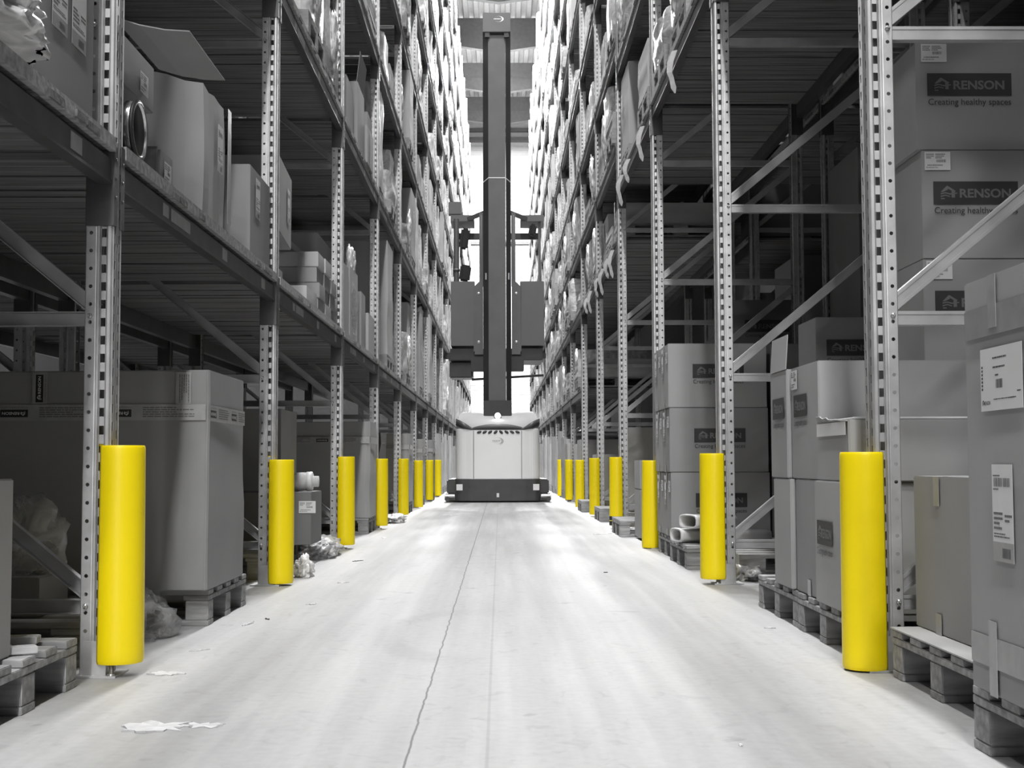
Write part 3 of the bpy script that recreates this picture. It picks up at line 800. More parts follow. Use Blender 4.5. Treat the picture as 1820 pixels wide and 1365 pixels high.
# stack of two behind upright 1
carton(-2.0, -1.36, 4.32, 4.78, Z1, .27, 'lower carton of the pair behind the metal duct on the first left shelf', labels=[('A+', .28, .04, TALL[0])])
carton(-2.0, -1.27, 4.30, 4.86, Z1+.272, .17, 'upper carton with an open flap swung out over the shelf behind the nearest left upright', labels=[('A+', .36, .03, LABELS[1])],
       flaps=[((.38, -.29, .17), (.38, .29, .17), (.21, .16, .005), 0.6)])
t = empty('metal_duct', (-1.33, 4.42, Z1+.1), 0, 'round shiny metal duct with rolled rim on the first left shelf', 'ventilation duct')
MB().lathe([(.092, -.13), (.092, -.05), (.088, -.045), (.096, -.03), (.096, 0), (.09, .004), (.086, 0), (.084, -.03), (.084, -.13)], axis='x', n=36).build('spigot', 'duct', t, (.13, 0, 0))
MB().lathe([(.096, 0), (.1015, .004), (.1015, .012), (.094, .014)], axis='x', n=36).lathe([(.092, -.028), (.098, -.024), (.098, -.018), (.093, -.014)], axis='x', n=36).build('rim', 'black', t, (.118, 0, 0))
MB().lathe([(.0, .0), (.112, .0), (.112, .02), (.092, .035), (0, .035)], axis='x', n=36).build('duct_body', 'duct', t, (-.02, 0, .014))
MB().lathe([(0, .0), (.083, .0), (.083, .003), (0, .003)], axis='x', n=36).build('inner_shade_disc', 'black', t, (.121, 0, 0))  # black disc stands in for the shade inside the duct mouth
carton(-1.75, -1.23, 4.80, 5.0, Z1, .14, 'small low carton at the shelf edge between duct and octagonal carton', labels=[('A+', .05, .02, LABELS[2])], bev=.02)
def octa_carton(x, y, z, rx, ry, h, label, seed, mt='card'):
    r = random.Random(seed); n = 8; b = MB(); pts = []
    for i in range(n):
        a = 2*PI*(i+.5)/n; pts.append((rx*math.cos(a)*1.06, ry*math.sin(a)*1.06))
    dens = []
    for i in range(n):
        for k in range(4): q = k/4; p0, p1 = pts[i], pts[(i+1) % n]; dens.append((p0[0]*(1-q)+p1[0]*q, p0[1]*(1-q)+p1[1]*q))
    m_ = len(dens); vs = []; rows = 9
    for j in range(rows+1):
        zz_ = h*j/rows
        for i, (u, v) in enumerate(dens):
            q = noise.noise(Vector((u*5, v*5, zz_*2+seed)))*.02
            kx = 1+q+.01*math.sin(zz_*6); vs.append((u*kx, v*kx, zz_+(noise.noise(Vector((u*14, v*14, seed)))*.02 if j == rows else 0)))
    # rim, then inside
    for (u, v, zz_) in vs[-m_:]: vs.append((u*.985, v*.985, zz_))
    for (u, v, zz_) in vs[-m_:]: vs.append((u, v, .3*h))
    F_ = [(j*m_+i, j*m_+(i+1) % m_, (j+1)*m_+(i+1) % m_, (j+1)*m_+i) for j in range(rows+2) for i in range(m_)]
    b.add(vs, F_, 0); b.add([vs[i] for i in range(m_)], [tuple(range(m_))[::-1]]); b.add(vs[-m_:], [tuple(range(m_))])
    t = empty('octagonal_carton', (x, y, z), 0, label, 'carton')
    b.build('carton_body', mt, t, recalc=False)
    return t
t = octa_carton(-1.60, 5.60, Z1, .40, .50, .535, 'big open octagonal carton with a battered rim on the first left shelf', 3)
obj('paper_label', TALL[0], t, (.415, -.02, .22), face_rot('A+'))
MB().box(0, .0012, -.035, .035, .02, .52).build('tape_strip', 'clear', t, (.428, .15, 0))
t = carton(-1.75, -1.225, 6.52, 7.08, Z1, .46, 'shelf carton with a torn white label just before the second left upright', mt='card', labels=[('A+', .13, .22, label_mesh(.12, .2, 41, 'tall'))])
t = carton(-1.9, -1.30, 7.36, 7.75, Z1, .23, 'lower carton with two labels behind the second left upright', labels=[('A+', .05, .04, TALL[1]), ('A+', .25, .03, TALL[0])])
t = carton(-1.95, -1.22, 7.28, 7.82, Z1+.235, .42, 'tall carton tilted on top of the labelled one behind the second left upright', labels=[('A+', .33, .12, TALL[1])])
t.rotation_euler = (math.radians(-3), 0, .03)
t.location.z += .02
carton(-2.0, -1.34, 8.02, 8.22, Z1, .17, 'small plain carton standing behind the white carton on the first left shelf', mt='cardl')
carton(-1.72, -1.235, 8.52, 9.0, Z1, .125, 'low white carton at the edge of the first left shelf', mt='offwhite', group=None)
i = 0
for a, (y0, y1) in enumerate(((9.02, 9.32), (9.34, 9.64), (9.66, 9.96))):
    for k in range(4 if a < 2 else 3):
        i += 1
        carton(-1.95, -1.24+.01*((i*7) % 3), y0, y1, Z1+k*.106, .104, 'small carton, %s from the shelf, %s column of the block by the third left upright' % (ORD[k+1], ORD[a+1]), mt='cardl' if (i*5) % 4 == 0 else 'card', group='small stacked cartons', tape=[('S', .58, 0, .104)])
# large deep carton with FA print
t = carton(-2.3, -1.43, 10.45, 11.45, Z1, .80, 'wide pale carton printed FA, set deep on the first left shelf', mt='cardl')
b = MB(); put_text(b, 'FA', 0, .16, 0, .10, 0, .02); b.build('printed_letters', 'inkm', t, (-.06, -.4565, .62), (PI/2, .08, 0), recalc=False)
b = MB(); lines(b, 0, .7, 0, .22, 6, 0, random.Random(5)); b.build('printed_lines', 'inkm', t, (-.42, -.4565, .28), (PI/2, .08, 0), recalc=False)
carton(-1.40, -1.22, 10.30, 10.75, Z1, .56, 'narrow upright carton just behind the third left upright', mt='card')
t = empty('wrapped_load', (-1.30, 11.15, Z1), 0, 'carton wrapped in loose shiny film behind the third left upright', 'wrapped load')
obj('carton_body', carton_body(.16, .6, .60, 'cardl'), t); obj('film', crumple('film', .10, .34, .36, 33, 'clearfilm', .25, 4, True, 3), t, (0, 0, .06)); obj('film_tail', crumple('film_tail', .05, .10, .16, 34, 'whitefilm', .5, 3, True, 3), t, (.03, .1, .58))
carton(-1.8, -1.22, 11.75, 12.1, Z1, .50, 'plain grey carton beyond the film wrapped one on the first left shelf', mt='card')
t = carton(-1.8, -1.2, 12.2, 12.75, Z1, .36, 'open topped carton before the fourth left upright, first shelf', mt='cardl')
# ------------------------------------------------------------------ RIGHT, ground level
pallet(1, 1.075, 2.27, 'wooden pallet under the very tall carton at the right edge')
t = carton(1.062, 2.2, 2.30, 3.03, .145, .907, 'very tall grey carton with a big white label at the right edge', labels=[('A-', .325, .315, TALL[0])][:0], mt='card')
def big_label():
    r = random.Random(77); b = MB(); W_, H_ = .235, .135
    b.box(0, W_, 0, H_, 0, .0005)
    lines(b, .072, .158, .109, .116, 1, 1, r); lines(b, .072, .148, .089, .096, 1, 1, r); lines(b, .085, .115, .072, .079, 1, 1, r); lines(b, .16, .2, .022, .026, 1, 1, r); lines(b, .205, .225, .034, .039, 1, 1, r)
    bars(b, .088, .128, .047, .066, 1, r); lines(b, .075, .19, .022, .026, 1, 1, r)
    for k in range(7): b.add([(.006, .045+k*.008, .0007), (.014, .045+k*.008, .0007), (.014, .050+k*.008, .0007), (.006, .050+k*.008, .0007)], [(0, 1, 2, 3)], 1)
    house(b, .007, .012, .012, 1, .0007); put_text(b, 'RENSON', .021, .055, .013, .008, 1, .01, .0007)
    return b.mesh('paper_label', ['white', 'ink'], recalc=False)
o = obj('paper_label', big_label(), t, (-.569-.005, .365-.108, .612), (PI/2, 0, -PI/2)); o['label'] = 'large white printed label'
o = obj('paper_label', label_mesh(.115, .205, 51, 'tall'), t, (-.569-.005, .365-.16, .292), (PI/2, 0, -PI/2)); o['label'] = 'tall narrow printed label'
MB().box(0, .0008, -.36, .355, .06, .125).build('tape_strip', 'clear', t, (-.5735, 0, 0)); MB().box(0, .0008, -.36, .355, .775, .84).build('tape_strip', 'clear', t, (-.5735, 0, 0))
MB().box(0, .0008, .2, .245, .0, .16).build('tape_strip', 'tape', t, (-.5745, 0, 0)); MB().box(0, .0008, .16, .205, .79, .905).build('tape_strip', 'tape', t, (-.5745, 0, 0))
pallet(1, 1.185, 3.27, 'wooden pallet directly beyond the very tall carton, under the plain one')
tag(MB().box(0, .9, 0, .80, 0, .004).build('cardboard_sheet', 'cardl', None, (1.18, 3.275, .1445)), 'thin cardboard sheet covering the pallet beside the nearest right guard', 'cardboard sheet')
t = carton(1.268, 2.1, 3.53, 4.10, .149, .455, 'plain carton on the cardboard covered pallet, behind the very tall carton', tape=[('A-', .2, .0, .06), ('A-', .2, .37, .085)])
# bay 1 between uprights 1 and 2
pallet(1, 1.155, 4.42, 'low pallet right behind the nearest right guard, under the logo cartons')
pallet(1, 1.16, 5.24, 'farther of the two pallets under the logo cartons on the right')
def right_carton(x0, y0, y1, z0, h, lab, **k):
    return carton(x0, x0+.66, y0, y1, z0, h, lab, group='printed cartons on the right', **k)
ZP = .145
right_carton(1.142, 4.42, 4.86, ZP, .435, 'lower carton with dark logo print on its aisle side, right behind the nearest right guard', logo=[('A-', .05, .21, LOGO_SM)])
right_carton(1.165, 4.88, 5.27, ZP, .435, 'plain lower carton, middle of three behind the nearest right guard', tape=[('A-', .2, 0, .06)])
right_carton(1.15, 5.30, 5.62, ZP, .435, 'plain lower carton, farthest of three on the pallet behind the nearest right guard')
t = carton(1.15, 1.72, 4.40, 4.84, ZP+.437, .205, 'low torn carton with white tape on top of the logo carton, nearest right guard', mt='card', seam=False)
MB().box(-.0008, .0, -.2, .2, .155, .2).build('tape_strip', 'white', t, (-.290, .0, 0))
r_ = random.Random(4); b = MB(); n = 14; vs = []
for i in range(n+1):
    y = -.21+.42*i/n; hh = .03+.025*r_.random(); vs += [(-.284, y, .2), (-.29-.01*r_.random(), y, .2+hh*(i/n)*.6)]
b.add(vs, [(2*i, 2*i+1, 2*i+3, 2*i+2) for i in range(n)]); b.build('torn_edge', 'cardl', t, solid=.003)
carton(1.18, 1.71, 4.44, 4.82, ZP+.644, .008, 'flat pale sheet lying over the torn carton behind the nearest right post', mt='offwhite', simple=True, cat='cardboard sheet', bev=.002)
right_carton(1.166, 4.88, 5.33, ZP+.437, .437, 'upper carton with dark logo on its aisle side, nearer of two behind nearest right guard', logo=[('A-', .06, .24, LOGO_SM)], labels=[('A-', .02, .35, LABELS[0])])
t = right_carton(1.15, 5.345, 5.66, ZP+.437, .437, 'upper carton with a raised torn flap, farther of two behind the nearest right guard', logo=[('A-', .06, .24, LOGO_SM)],
             flaps=[((-.33, .15, .437), (-.33, -.15, .437), (.01, 0, .14), 0)])
# tall stack with logo fronts, deep in the bay
for k in range(2):
    carton(1.84, 2.29, 5.37, 5.80, ZP+.437*k, .435, 'plain carton under the tall logo stack at the upper right, %s from the pallet' % ORD[k+1], group='plain cartons under the logo stack', simple=True)
for k in range(3):
    dx = (.010, .012, -.004)[k]
    carton(1.705+dx, 2.158+dx, 5.36, 5.76, ZP+.876+.446*k, .444, 'logo fronted carton, %s of the three stacked at the upper right' % ('lowest', 'middle', 'topmost')[k], group='logo cartons of the tall right stack',
           logo=[('S', .045, .222, LOGO)], labels=[('S', .012+.01*(k == 2), .362, LABELS[k % 3])], bev=.004)
# stack of two by three by the second upright
pallet(1, 1.15, 8.95, 'wooden pallet under the stack of logo cartons by the second right upright')
for k in range(3):
    for q in range(2):
        dx = (0.0, .006, .012)[2-k]
        carton(1.135+dx, 1.80+dx, 8.98+q*.40, 9.37+q*.40, ZP+.434*k, .432, '%s logo carton of the stack by the second right guard, %s one from the floor' % ('front' if q == 0 else 'back', ORD[k+1]), group='logo cartons by the second right guard',
               logo=[('S', .165, .20, LOGO)] if q == 0 else None, labels=[('A-', .28, .30, LABELS[k % 2]), ('A-', .06, .21, TALL[(k+1) % 2])], tape=[('A-', .17, 0, .05), ('A-', .17, .36, .07)])
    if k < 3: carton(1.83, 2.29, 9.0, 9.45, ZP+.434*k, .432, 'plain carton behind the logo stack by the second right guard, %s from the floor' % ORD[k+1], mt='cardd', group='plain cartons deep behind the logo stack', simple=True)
# pallet with plastic ducts
pallet(1, 1.125, 7.55+.55, 'empty looking wooden pallet with white plastic ducts beside the second right guard')
def duct_mesh():
    b = MB(); n = 32; L = .30; vs = []
    def rr2(a, w_, h): # rounded rectangle
        c, s_ = math.cos(a), math.sin(a); p = 4
        q = (abs(c)**p+abs(s_)**p)**(-1/p); return w_*c*q, h*s_*q
    rings = [(0, .10, .042), (.02, .102, .044), (.03, .098, .04), (L, .098, .04), (L, .09, .033), (.02, .09, .033), (0, .092, .034)]
    for x, w_, h in rings:
        for j in range(n): u, v = rr2(2*PI*j/n, w_, h); vs.append((u, x, v))
    k = len(rings); F_ = [(i*n+j, i*n+(j+1) % n, ((i+1) % k)*n+(j+1) % n, ((i+1) % k)*n+j) for i in range(k) for j in range(n)]
    b.add(vs, F_, 0, True); return b.mesh('plastic_duct', 'pvc')
DM = duct_mesh()
tag(obj('plastic_duct', DM, None, (1.16, 8.30, .235+.045), (0, 0, -1.15)), 'upper white plastic flat duct, open end to the camera, by the second right guard', 'plastic duct', 'white plastic ducts')
tag(obj('plastic_duct', DM, None, (1.10, 8.42, .19), (0, 0, -1.35)), 'lower white plastic flat duct under the open ended one by the second right guard', 'plastic duct', 'white plastic ducts')
tag(obj('plastic_duct', DM, None, (1.36, 8.25, .19), (0, 0, -1.2)), 'white plastic duct half behind the second right guard', 'plastic duct', 'white plastic ducts')
# beyond upright 3
carton(1.155, 1.5, 11.02, 11.5, .02, .40, 'lower small carton on the floor beyond the third right guard', group='small cartons beyond the third right guard')
carton(1.155, 1.45, 11.05, 11.5, .422, .24, 'upper small carton beyond the third right guard', group='small cartons beyond the third right guard')
pallet(1, 1.035, 11.62, 'pallet standing out into the aisle beyond the third right guard')
carton(1.30, 2.1, 13.6, 14.2, .15, .85, 'tall carton with a creased top edge by the fourth right upright', mt='card')
pallet(1, 1.22, 13.45, 'pallet under the tall carton by the fourth right upright', parts=False)
pallet(1, 1.08, 14.55, 'stacked bottom pallet by the fourth right guard', parts=False)
pallet(1, 1.05, 17.3, 'small looking pallet between the fifth and sixth right guards', parts=False)
carton(1.17, 1.7, 15.2+1.0, 16.9, .02, .72, 'grey carton beyond the fifth right guard', mt='card', simple=True)
carton(1.15, 1.9, 19.2, 19.9, .02, .95, 'tall carton between the sixth and seventh right guards', mt='card', simple=True)
carton(1.15, 1.9, 20.05, 20.7, .02, .90, 'pale tall carton before the seventh right guard', mt='cardl', simple=True)
# deep dark boxes in the second rack bay
pallet(1, 1.30, 7.3, 'pallet under the shadowed logo cartons deep behind the second right upright', parts=False)
pallet(1, 1.30, 10.24, 'pallet under the dark cartons deep beyond the third right upright', parts=False)
for k in range(3):
    carton(1.82, 2.27, 7.45+.1*k, 7.9+.1*k, ZP+.445*k, .443, 'shadowed logo carton, %s from the floor, deep behind the second right upright' % ORD[k+1], mt='card', group='shadowed cartons deep on the right', logo=[('S', .06, .22, LOGO)])
carton(1.80, 2.28, 10.3, 10.8, 1.06+.44, .40, 'dark carton with logo print high up deep beyond the third right upright', mt='cardd', logo=[('S', .1, .15, LOGO)])
for k, zc in enumerate((ZP, ZP+.46, ZP+.92)):
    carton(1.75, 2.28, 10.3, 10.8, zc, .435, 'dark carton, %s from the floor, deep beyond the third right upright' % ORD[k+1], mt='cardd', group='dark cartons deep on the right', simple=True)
# dark cartons added in the rack behind, to darken gaps and stop spill light
rb = random.Random(5)
for k in range(1, 5):
    for li in range(2):
        z0 = 0.02 if li == 0 else LEV[(1, k)][0]+.147
        for q in range(3):
            if (k, li, q) in ((1, 1, 0), (1, 1, 1), (1, 1, 2), (2, 1, 0), (2, 1, 1), (2, 1, 2), (3, 0, 2), (3, 1, 1), (3, 1, 2)): continue
            y0 = fy(1, k)+.1+q*.96
            carton(2.50, 3.55, y0, y0+.86, z0+.002, (rb.uniform(1.9, 2.9) if k < 4 else 2.3) if li == 0 else .75, 'added dark filler carton in the rack behind the right row, %s slot, %s bay, %s' % (('near', 'middle', 'far')[q], ORD[k+1], 'floor' if li == 0 else 'shelf'), mt='cardd', group='added dark cartons in the rack behind the right row', simple=True)
# film and litter on the right floor
tag(obj('plastic_film', crumple('plastic_film', .10, .2, .07, 25, 'whitefilm', .6, 3), None, (1.36, 7.45, 0)), 'white torn film on the floor behind the second right upright', 'plastic film')
# ------------------------------------------------------------------ the reach truck in the aisle
TY = 21.66; CX = -.034
T = empty('forklift_truck', (CX, TY, 0), 0, 'narrow aisle turret truck seen from behind, filling the aisle with its tall mast', 'forklift truck')
def rounded_plan(hw, y0, y1, r, bow=0., n=7):
    pts = []
    for cx_, a0 in ((hw-r, -PI/2), ):
        for i in range(n+1): a = a0+PI/2*i/n; pts.append((cx_+r*math.cos(a), y0+r+r*math.sin(a)))
    pts += [(hw, y1), (-hw, y1)]
    for i in range(n+1): a = PI+PI/2*i/n; pts.append((-(hw-r)+r*math.cos(a), y0+r+r*math.sin(a)))
    # bow the rear face outwards
    k = 10; out = pts[:]
    for i in range(1, k):
        x = -(hw-r)+2*(hw-r)*i/k; out.append((x, y0-bow*(1-(x/hw)**2)))
    return out
b = MB(); b.prism(rounded_plan(.69, .0, 1.5, .12, .03), 'z', .022, .372)
b.build('bumper', 'truckdark', T, bevel=.008)
b = MB(); b.prism(rounded_plan(.683, .02, 1.45, .16, .035), 'z', .37, 1.19)
b.build('battery_cover', 'truckgrey', T, bevel=.012)
# vertical seams
for x in (-.39, .385): MB().box(x-.004, x+.004, -.0185, .02, .38, 1.16).build('seam', 'truckdark', T)
# dark swept trim: polygon strip across the rear, low at the corners of the wave
def wave(x):
    a = abs(x)/.68
    if a < .62: return 1.235-.06*(a/.62)**2.2
    return 1.175+.085*((a-.62)/.38)**.8
b = MB(); n = 40; vs = []
for i in range(n+1):
    x = -.685+1.37*i/n; a = abs(x)/.685; y = .02-.035*(1-a*a)+(.16*max(0, (a-.78)/.22)**2)
    zb = 1.172-.0+.075*max(0, (a-.62)/.38)**1.3; zt = wave(x)+.03+.07*max(0, (a-.62)/.38)
    vs += [(x, y-.004, zb-.03*(1-a)*0), (x, y+.02, zt), (x, y+.14, zt+.01), (x, y+.14, zb)]
b.add(vs, [(4*i+j, 4*i+(j+1) % 4, 4*i+4+(j+1) % 4, 4*i+4+j) for i in range(n) for j in range(4)], 0, True)
b.build('trim_band', 'truckdark', T)
# sloping hood above
b = MB(); vs = []
for j, (zz_, yy_, hw) in enumerate(((1.20, .05, .675), (1.30, .09, .672), (1.42, .26, .62), (1.45, .32, .58), (1.455, .9, .58))):
    for i in range(13):
        x = -hw+2*hw*i/12; a = abs(x)/hw; vs.append((x, yy_+.14*a**4-.03*(1-a*a), zz_+(.03*a if j >= 2 else .0)))
b.add(vs, [(13*j+i, 13*j+i+1, 13*j+14+i, 13*j+13+i) for j in range(4) for i in range(12)], 0, True)
b.box(-.6, .6, .35, 1.4, 1.1, 1.42)
b.build('hood', 'hoodp', T)
for i in range(8):
    x = -.135-.085*1.0*0+(-.30+.6*i/7); a = (i-3.5)/3.5
    x = -.31+.62*i/7
    me = MB().lathe([(.0, -.006), (.034, -.006), (.034, .006), (0, .006)], axis='y', n=16)
    o = me.build('vent', 'truckdark', T, (x+.01, -.018-.0*a+abs(a)*.006, 1.135-.012*0), (0, (-.9 if a > 0 else .9)+.0, 0)); o.scale = (.62, 1, 1.15)
    o.rotation_euler = (0, (1 if a > 0 else -1)*-(.75+.45*abs(a)), 0)
def swoosh(mb, x, z, s_, m):
    """open oval ring, thick at its right end, with a short run of small slanted strokes inside"""
    n = 28; vs = []
    for i in range(n+1):
        a = -PI*.72+PI*1.44*i/n; w_ = .13*math.sin(PI*i/n)**1.5+.008
        vs += [(x+s_*(.72*math.cos(a)), z+s_*.40*math.sin(a), .0004), (x+s_*((.72-w_*2)*math.cos(a)), z+s_*(.40-w_*.35)*math.sin(a), .0004)]
    mb.add(vs, [(2*i, 2*i+1, 2*i+3, 2*i+2) for i in range(n)], m)
    for i in range(5): mb.add([(x-s_*(.66-.2*i), z-s_*.07, .0004), (x-s_*(.54-.2*i), z-s_*.07, .0004), (x-s_*(.51-.2*i), z+s_*.09, .0004), (x-s_*(.63-.2*i), z+s_*.09, .0004)], [(0, 1, 2, 3)], m)
b = MB(); swoosh(b, 0, 0, .13, 0); b.build('maker_mark', 'tape', T, (.0, -.0215, .995), (PI/2, 0, 0), recalc=False)
# warning light
b = MB(); b.box(-.23, .23, .2, .6, 1.36, 1.66); b.build('mast_foot', 'mastc', T, bevel=.01)
MB().lathe([(.0, .0), (.042, .0), (.05, .02), (.0, .02)], axis='y', n=24).build('warning_light', 'lit', T, (-.0, .155, 1.405))['label'] = 'glowing round rear light'
MB().lathe([(.05, .0), (.062, .0), (.062, .05), (.05, .05)], axis='y', n=24).build('lamp_housing', 'mastc', T, (-.0, .15, 1.405))
lo = lamp('truck_light_beam', (CX, TY+.13, 1.405), 2, .08, .08, (PI/2, 0, PI))
lo.rotation_euler = (-PI/2, 0, 0)
# side legs
for q in (-1, 1):
    b = MB(); b.box(*sorted((q*.69, q*.835)), .25, 2.2, .13, .37); b.build('support_leg', 'truckdark', T, bevel=.02)
    b = MB(); b.box(*sorted((q*.66, q*.865)), .12, .42, .03, .135); b.box(*sorted((q*.79, q*.85)), .08, .14, .01, .09); b.build('guide_foot', 'truckdark', T, bevel=.008)
    tube = MB().tube([(q*.70, .12, .10), (q*.86, .12, .10)], .03, 10); tube.build('guide_roller', 'steel', T)
    MB().box(-.05, .05, -.0, .004, -.05, .05).build('sticker', 'white', T, (q*.62, -.012+.008, .245), (0, 0, q*.10))
    MB().lathe([(0, -.006), (.012, -.006), (.012, .004)], axis='y', n=10).build('screw', 'black', T, (q*.46, -.01, .25))
MB().box(-.02, .02, -.036, -.03, .085, .15).build('tow_pin', 'white', T)
# mast: two columns and a panel
for q in (-1, 1):
    x0, x1 = (-.235, -.145) if q < 0 else (.145, .228)
    b = MB(); xo, xi = (x0, x1) if q < 0 else (x1, x0)
    b.prism([(xo, .38), (xo, .70), (xi, .70), (xi, .30)], 'z', 1.4, 7.8); b.build('mast_column', 'mastc', T, bevel=.004)
    MB().box(-.012, .012, -.004, .004, -.055, .055).build('reflector', 'tape', T, (q*.19, .325, 3.72), (0, 0, -q*.5))
MB().box(-.146, .14, .29, .6, 1.4, 7.77).build('mast_panel', 'mastp', T, bevel=.004)
b = MB(); b.bar((-.142, .286, 5.36), (.138, .286, 5.36), .004, .014).bar((-.142, .286, 5.36), (-.235, .375, 5.30), .004, .014).bar((.138, .286, 5.36), (.228, .375, 5.30), .004, .014); b.build('white_joint', 'white', T)
b = MB(); b.box(-.235, .228, .22, .70, 7.80, 8.13); b.build('mast_head', 'cab', T, bevel=.008)
b = MB(); swoosh(b, 0, 0, .12, 0); b.build('maker_mark', 'white', T, (.03, .2185, 8.02), (PI/2, 0, 0), recalc=False)
b = MB(); b.box(-.20, -.12, .24, .3, 7.72, 7.8).box(.12, .2, .24, .3, 7.72, 7.8); b.build('head_bracket', 'mastc', T)
# operator cab and platform
for q in (-1, 1):
    xi, xo = q*.22, q*.785
    a_, c_ = sorted((q*.38, xo)); MB().box(a_, c_, .72, .76, 2.60, 3.69).box(a_, c_, .76, 1.7, 2.60, 2.64).build('cab_panel', 'cab', T, bevel=.006)
    a_, c_ = sorted((xo, xo-q*.03)); MB().box(a_, c_, .76, 1.8, 2.60, 3.66).build('side_panel', 'cab', T, bevel=.006)
    b = MB(); b.prism([(q*.24, 2.45), (q*.385, 2.45), (q*.385, 3.60), (q*.335, 3.66), (q*.26, 3.72), (q*.24, 3.72)], 'y', .69, .715); b.prism([(q*.385, 2.5), (q*.40, 2.5), (q*.40, 3.6), (q*.385, 3.6)], 'y', .69, .74)
    b.build('bent_plate', 'mastp', T, bevel=.003)
    for z in (2.66, 3.48): MB().lathe([(0, -.012), (.018, -.010), (.026, -.004), (.03, 0), (.03, .004)], axis='y', n=6).build('plate_bolt', 'steel', T, (q*.315, .688, z))
    MB().tube([(q*.27, .74, 3.7), (q*.27, .74, 4.82)], .022, 8).box(*sorted((q*.235, q*.305)), .72, .76, 3.6, 4.86).build('guard_post', 'cab', T, bevel=.003)
    MB().box(*sorted((q*.70, q*.745)), 1.1, 1.15, 3.6, 4.82).build('outer_post', 'cab', T, bevel=.004)
    b = MB(); b.box(*sorted((q*.40, q*.80)), 1.0, 1.7, 4.76, 4.87); b.bar((q*.22, .74, 4.86), (q*.50, 1.02, 4.80), .05, .07); b.build('roof_guard', 'cab', T, bevel=.004)
    MB().box(*sorted((q*.2, q*.72)), 1.6, 1.66, 4.55, 4.66).build('cross_rail', 'mastc', T)
b = MB(); b.box(-.80, .76, .78, 1.9, 2.36, 2.56); b.box(-.85, .82, .9, 1.8, 2.40, 2.50); b.box(-.45, .44, .7, .8, 2.17, 2.42); b.build('platform', 'black', T, bevel=.01)
MB().box(-.82, -.42, 1.0, 1.6, 2.08, 2.34).build('drive_box', 'truckdark', T, bevel=.02)
MB().tube([(-.44, 1.0, 2.05), (.78, 1.0, 2.12)], .02, 8).build('hose_bar', 'mastc', T)
MB().box(-.84, -.62, 1.1, 1.3, 4.90, 5.12).build('control_box', 'cab', T, bevel=.01)
MB().tube([(-.70, 1.0, 3.65), (-.70, 1.0, 4.80)], .045, 12).lathe([(.045, 0), (.06, 0), (.06, .04), (.045, .04)], c=(-.70, 1.0, 3.9), n=12).build('hose_column', 'mastp', T)
r_ = random.Random(3)
for (x, z, a_, h, nm) in ((-.56, 4.45, .07, .18, 'camera_head'), (-.55, 3.86, .09, .14, 'scanner_box'), (.60, 4.60, .06, .10, 'camera_head')):
    b = MB(); b.box(-a_, a_, -.05, .05, -h, h); o = b.build(nm, 'black', T, (x, .95, z), (.1, .12, .3), bevel=.03)
MB().tube([(-.60, 1.0, 4.7), (-.5, .95, 4.55), (-.62, .95, 4.25), (-.60, 1.0, 3.95)], .012, 6).build('cable', 'black', T)
# ------------------------------------------------------------------ goods on the shelves: pallet loads
def wrapped_mesh(h, seed, mt, prof=.09):
    bm = bmesh.new(); nx, ny, nz = 5, 7, 9
    W_, D_ = 1.08, .80; b = MB()
    def face(o, u, v, nu, nv):
        vs = [(Vector(o)+Vector(u)*(i/nu)+Vector(v)*(j/nv)) for j in range(nv+1) for i in range(nu+1)]
        b.add(vs, [(j*(nu+1)+i, j*(nu+1)+i+1, (j+1)*(nu+1)+i+1, (j+1)*(nu+1)+i) for j in range(nv) for i in range(nu)], 0, True)
    face((0, 0, 0), (W_, 0, 0), (0, 0, h), nx, nz*2); face((0, D_, 0), (0, -D_, 0), (0, 0, h), ny*2, nz*2)
    face((W_, D_, 0), (-W_, 0, 0), (0, 0, h), nx, nz); face((0, 0, h), (W_, 0, 0), (0, D_, 0), nx, ny*2)
    me = b.mesh('wrap', mt, recalc=False)
    r = random.Random(seed); cx, cy = W_/2, D_/2
    step = r.choice([0, 0, .25, .4])
    for v in me.vertices:
        x, y, z = v.co; u = (x-cx)/cx; w_ = (y-cy)/cy; t = z/h
        rr2 = max(0, abs(u)+abs(w_)-1.72); k = 1-rr2*.35
        sh = 1-.05*t*r.random()*0
        q = noise.noise(Vector((y*6+seed, z*3, x*3)))*.014+noise.noise(Vector((y*16, z*5+seed, x*9)))*.008
        ind = step*max(0, t-.7) if y < cy else 0
        v.co.x = cx+(x-cx)*k*(1+q)+.006*math.sin(z*9+seed)*(1 if x < .1 else 0)+(.0+ind*.25 if x < .1 else 0)
        v.co.y = cy+(y-cy)*k*(1+q*1.6)*(1-.1*max(0, t-.85)/.15*r.random()*.3)
        v.co.z = z+(noise.noise(Vector((x*3, y*5, seed)))*.06 if t > .98 else 0)
    return me
WR = []
for i in range(7): WR.append((wrapped_mesh(1.0, i*13+1, ['film', 'whitefilm', 'film', 'whitefilm', 'film', 'filmd', 'film'][i]), 'wrap'))
BX = []
for i in range(4):
    me = big_body(1.08, .8, 1.0, [.02, .08, .01, .05][i], 'carton_body', ['cardl', 'card', 'cardl', 'card'][i], i+3, .012)
    for v in me.vertices: v.co.x += .54; v.co.y += .4
    BX.append(me)
TAIL = [crumple('film_tail', .03, .10, .22, 60+i, 'whitefilm', .5, 3, False, 2.5) for i in range(3)]
SLOT = ['near', 'middle', 'far']
ADJ = ['pale', 'milky', 'white', 'shiny', 'greyish']
rg = random.Random(2024)
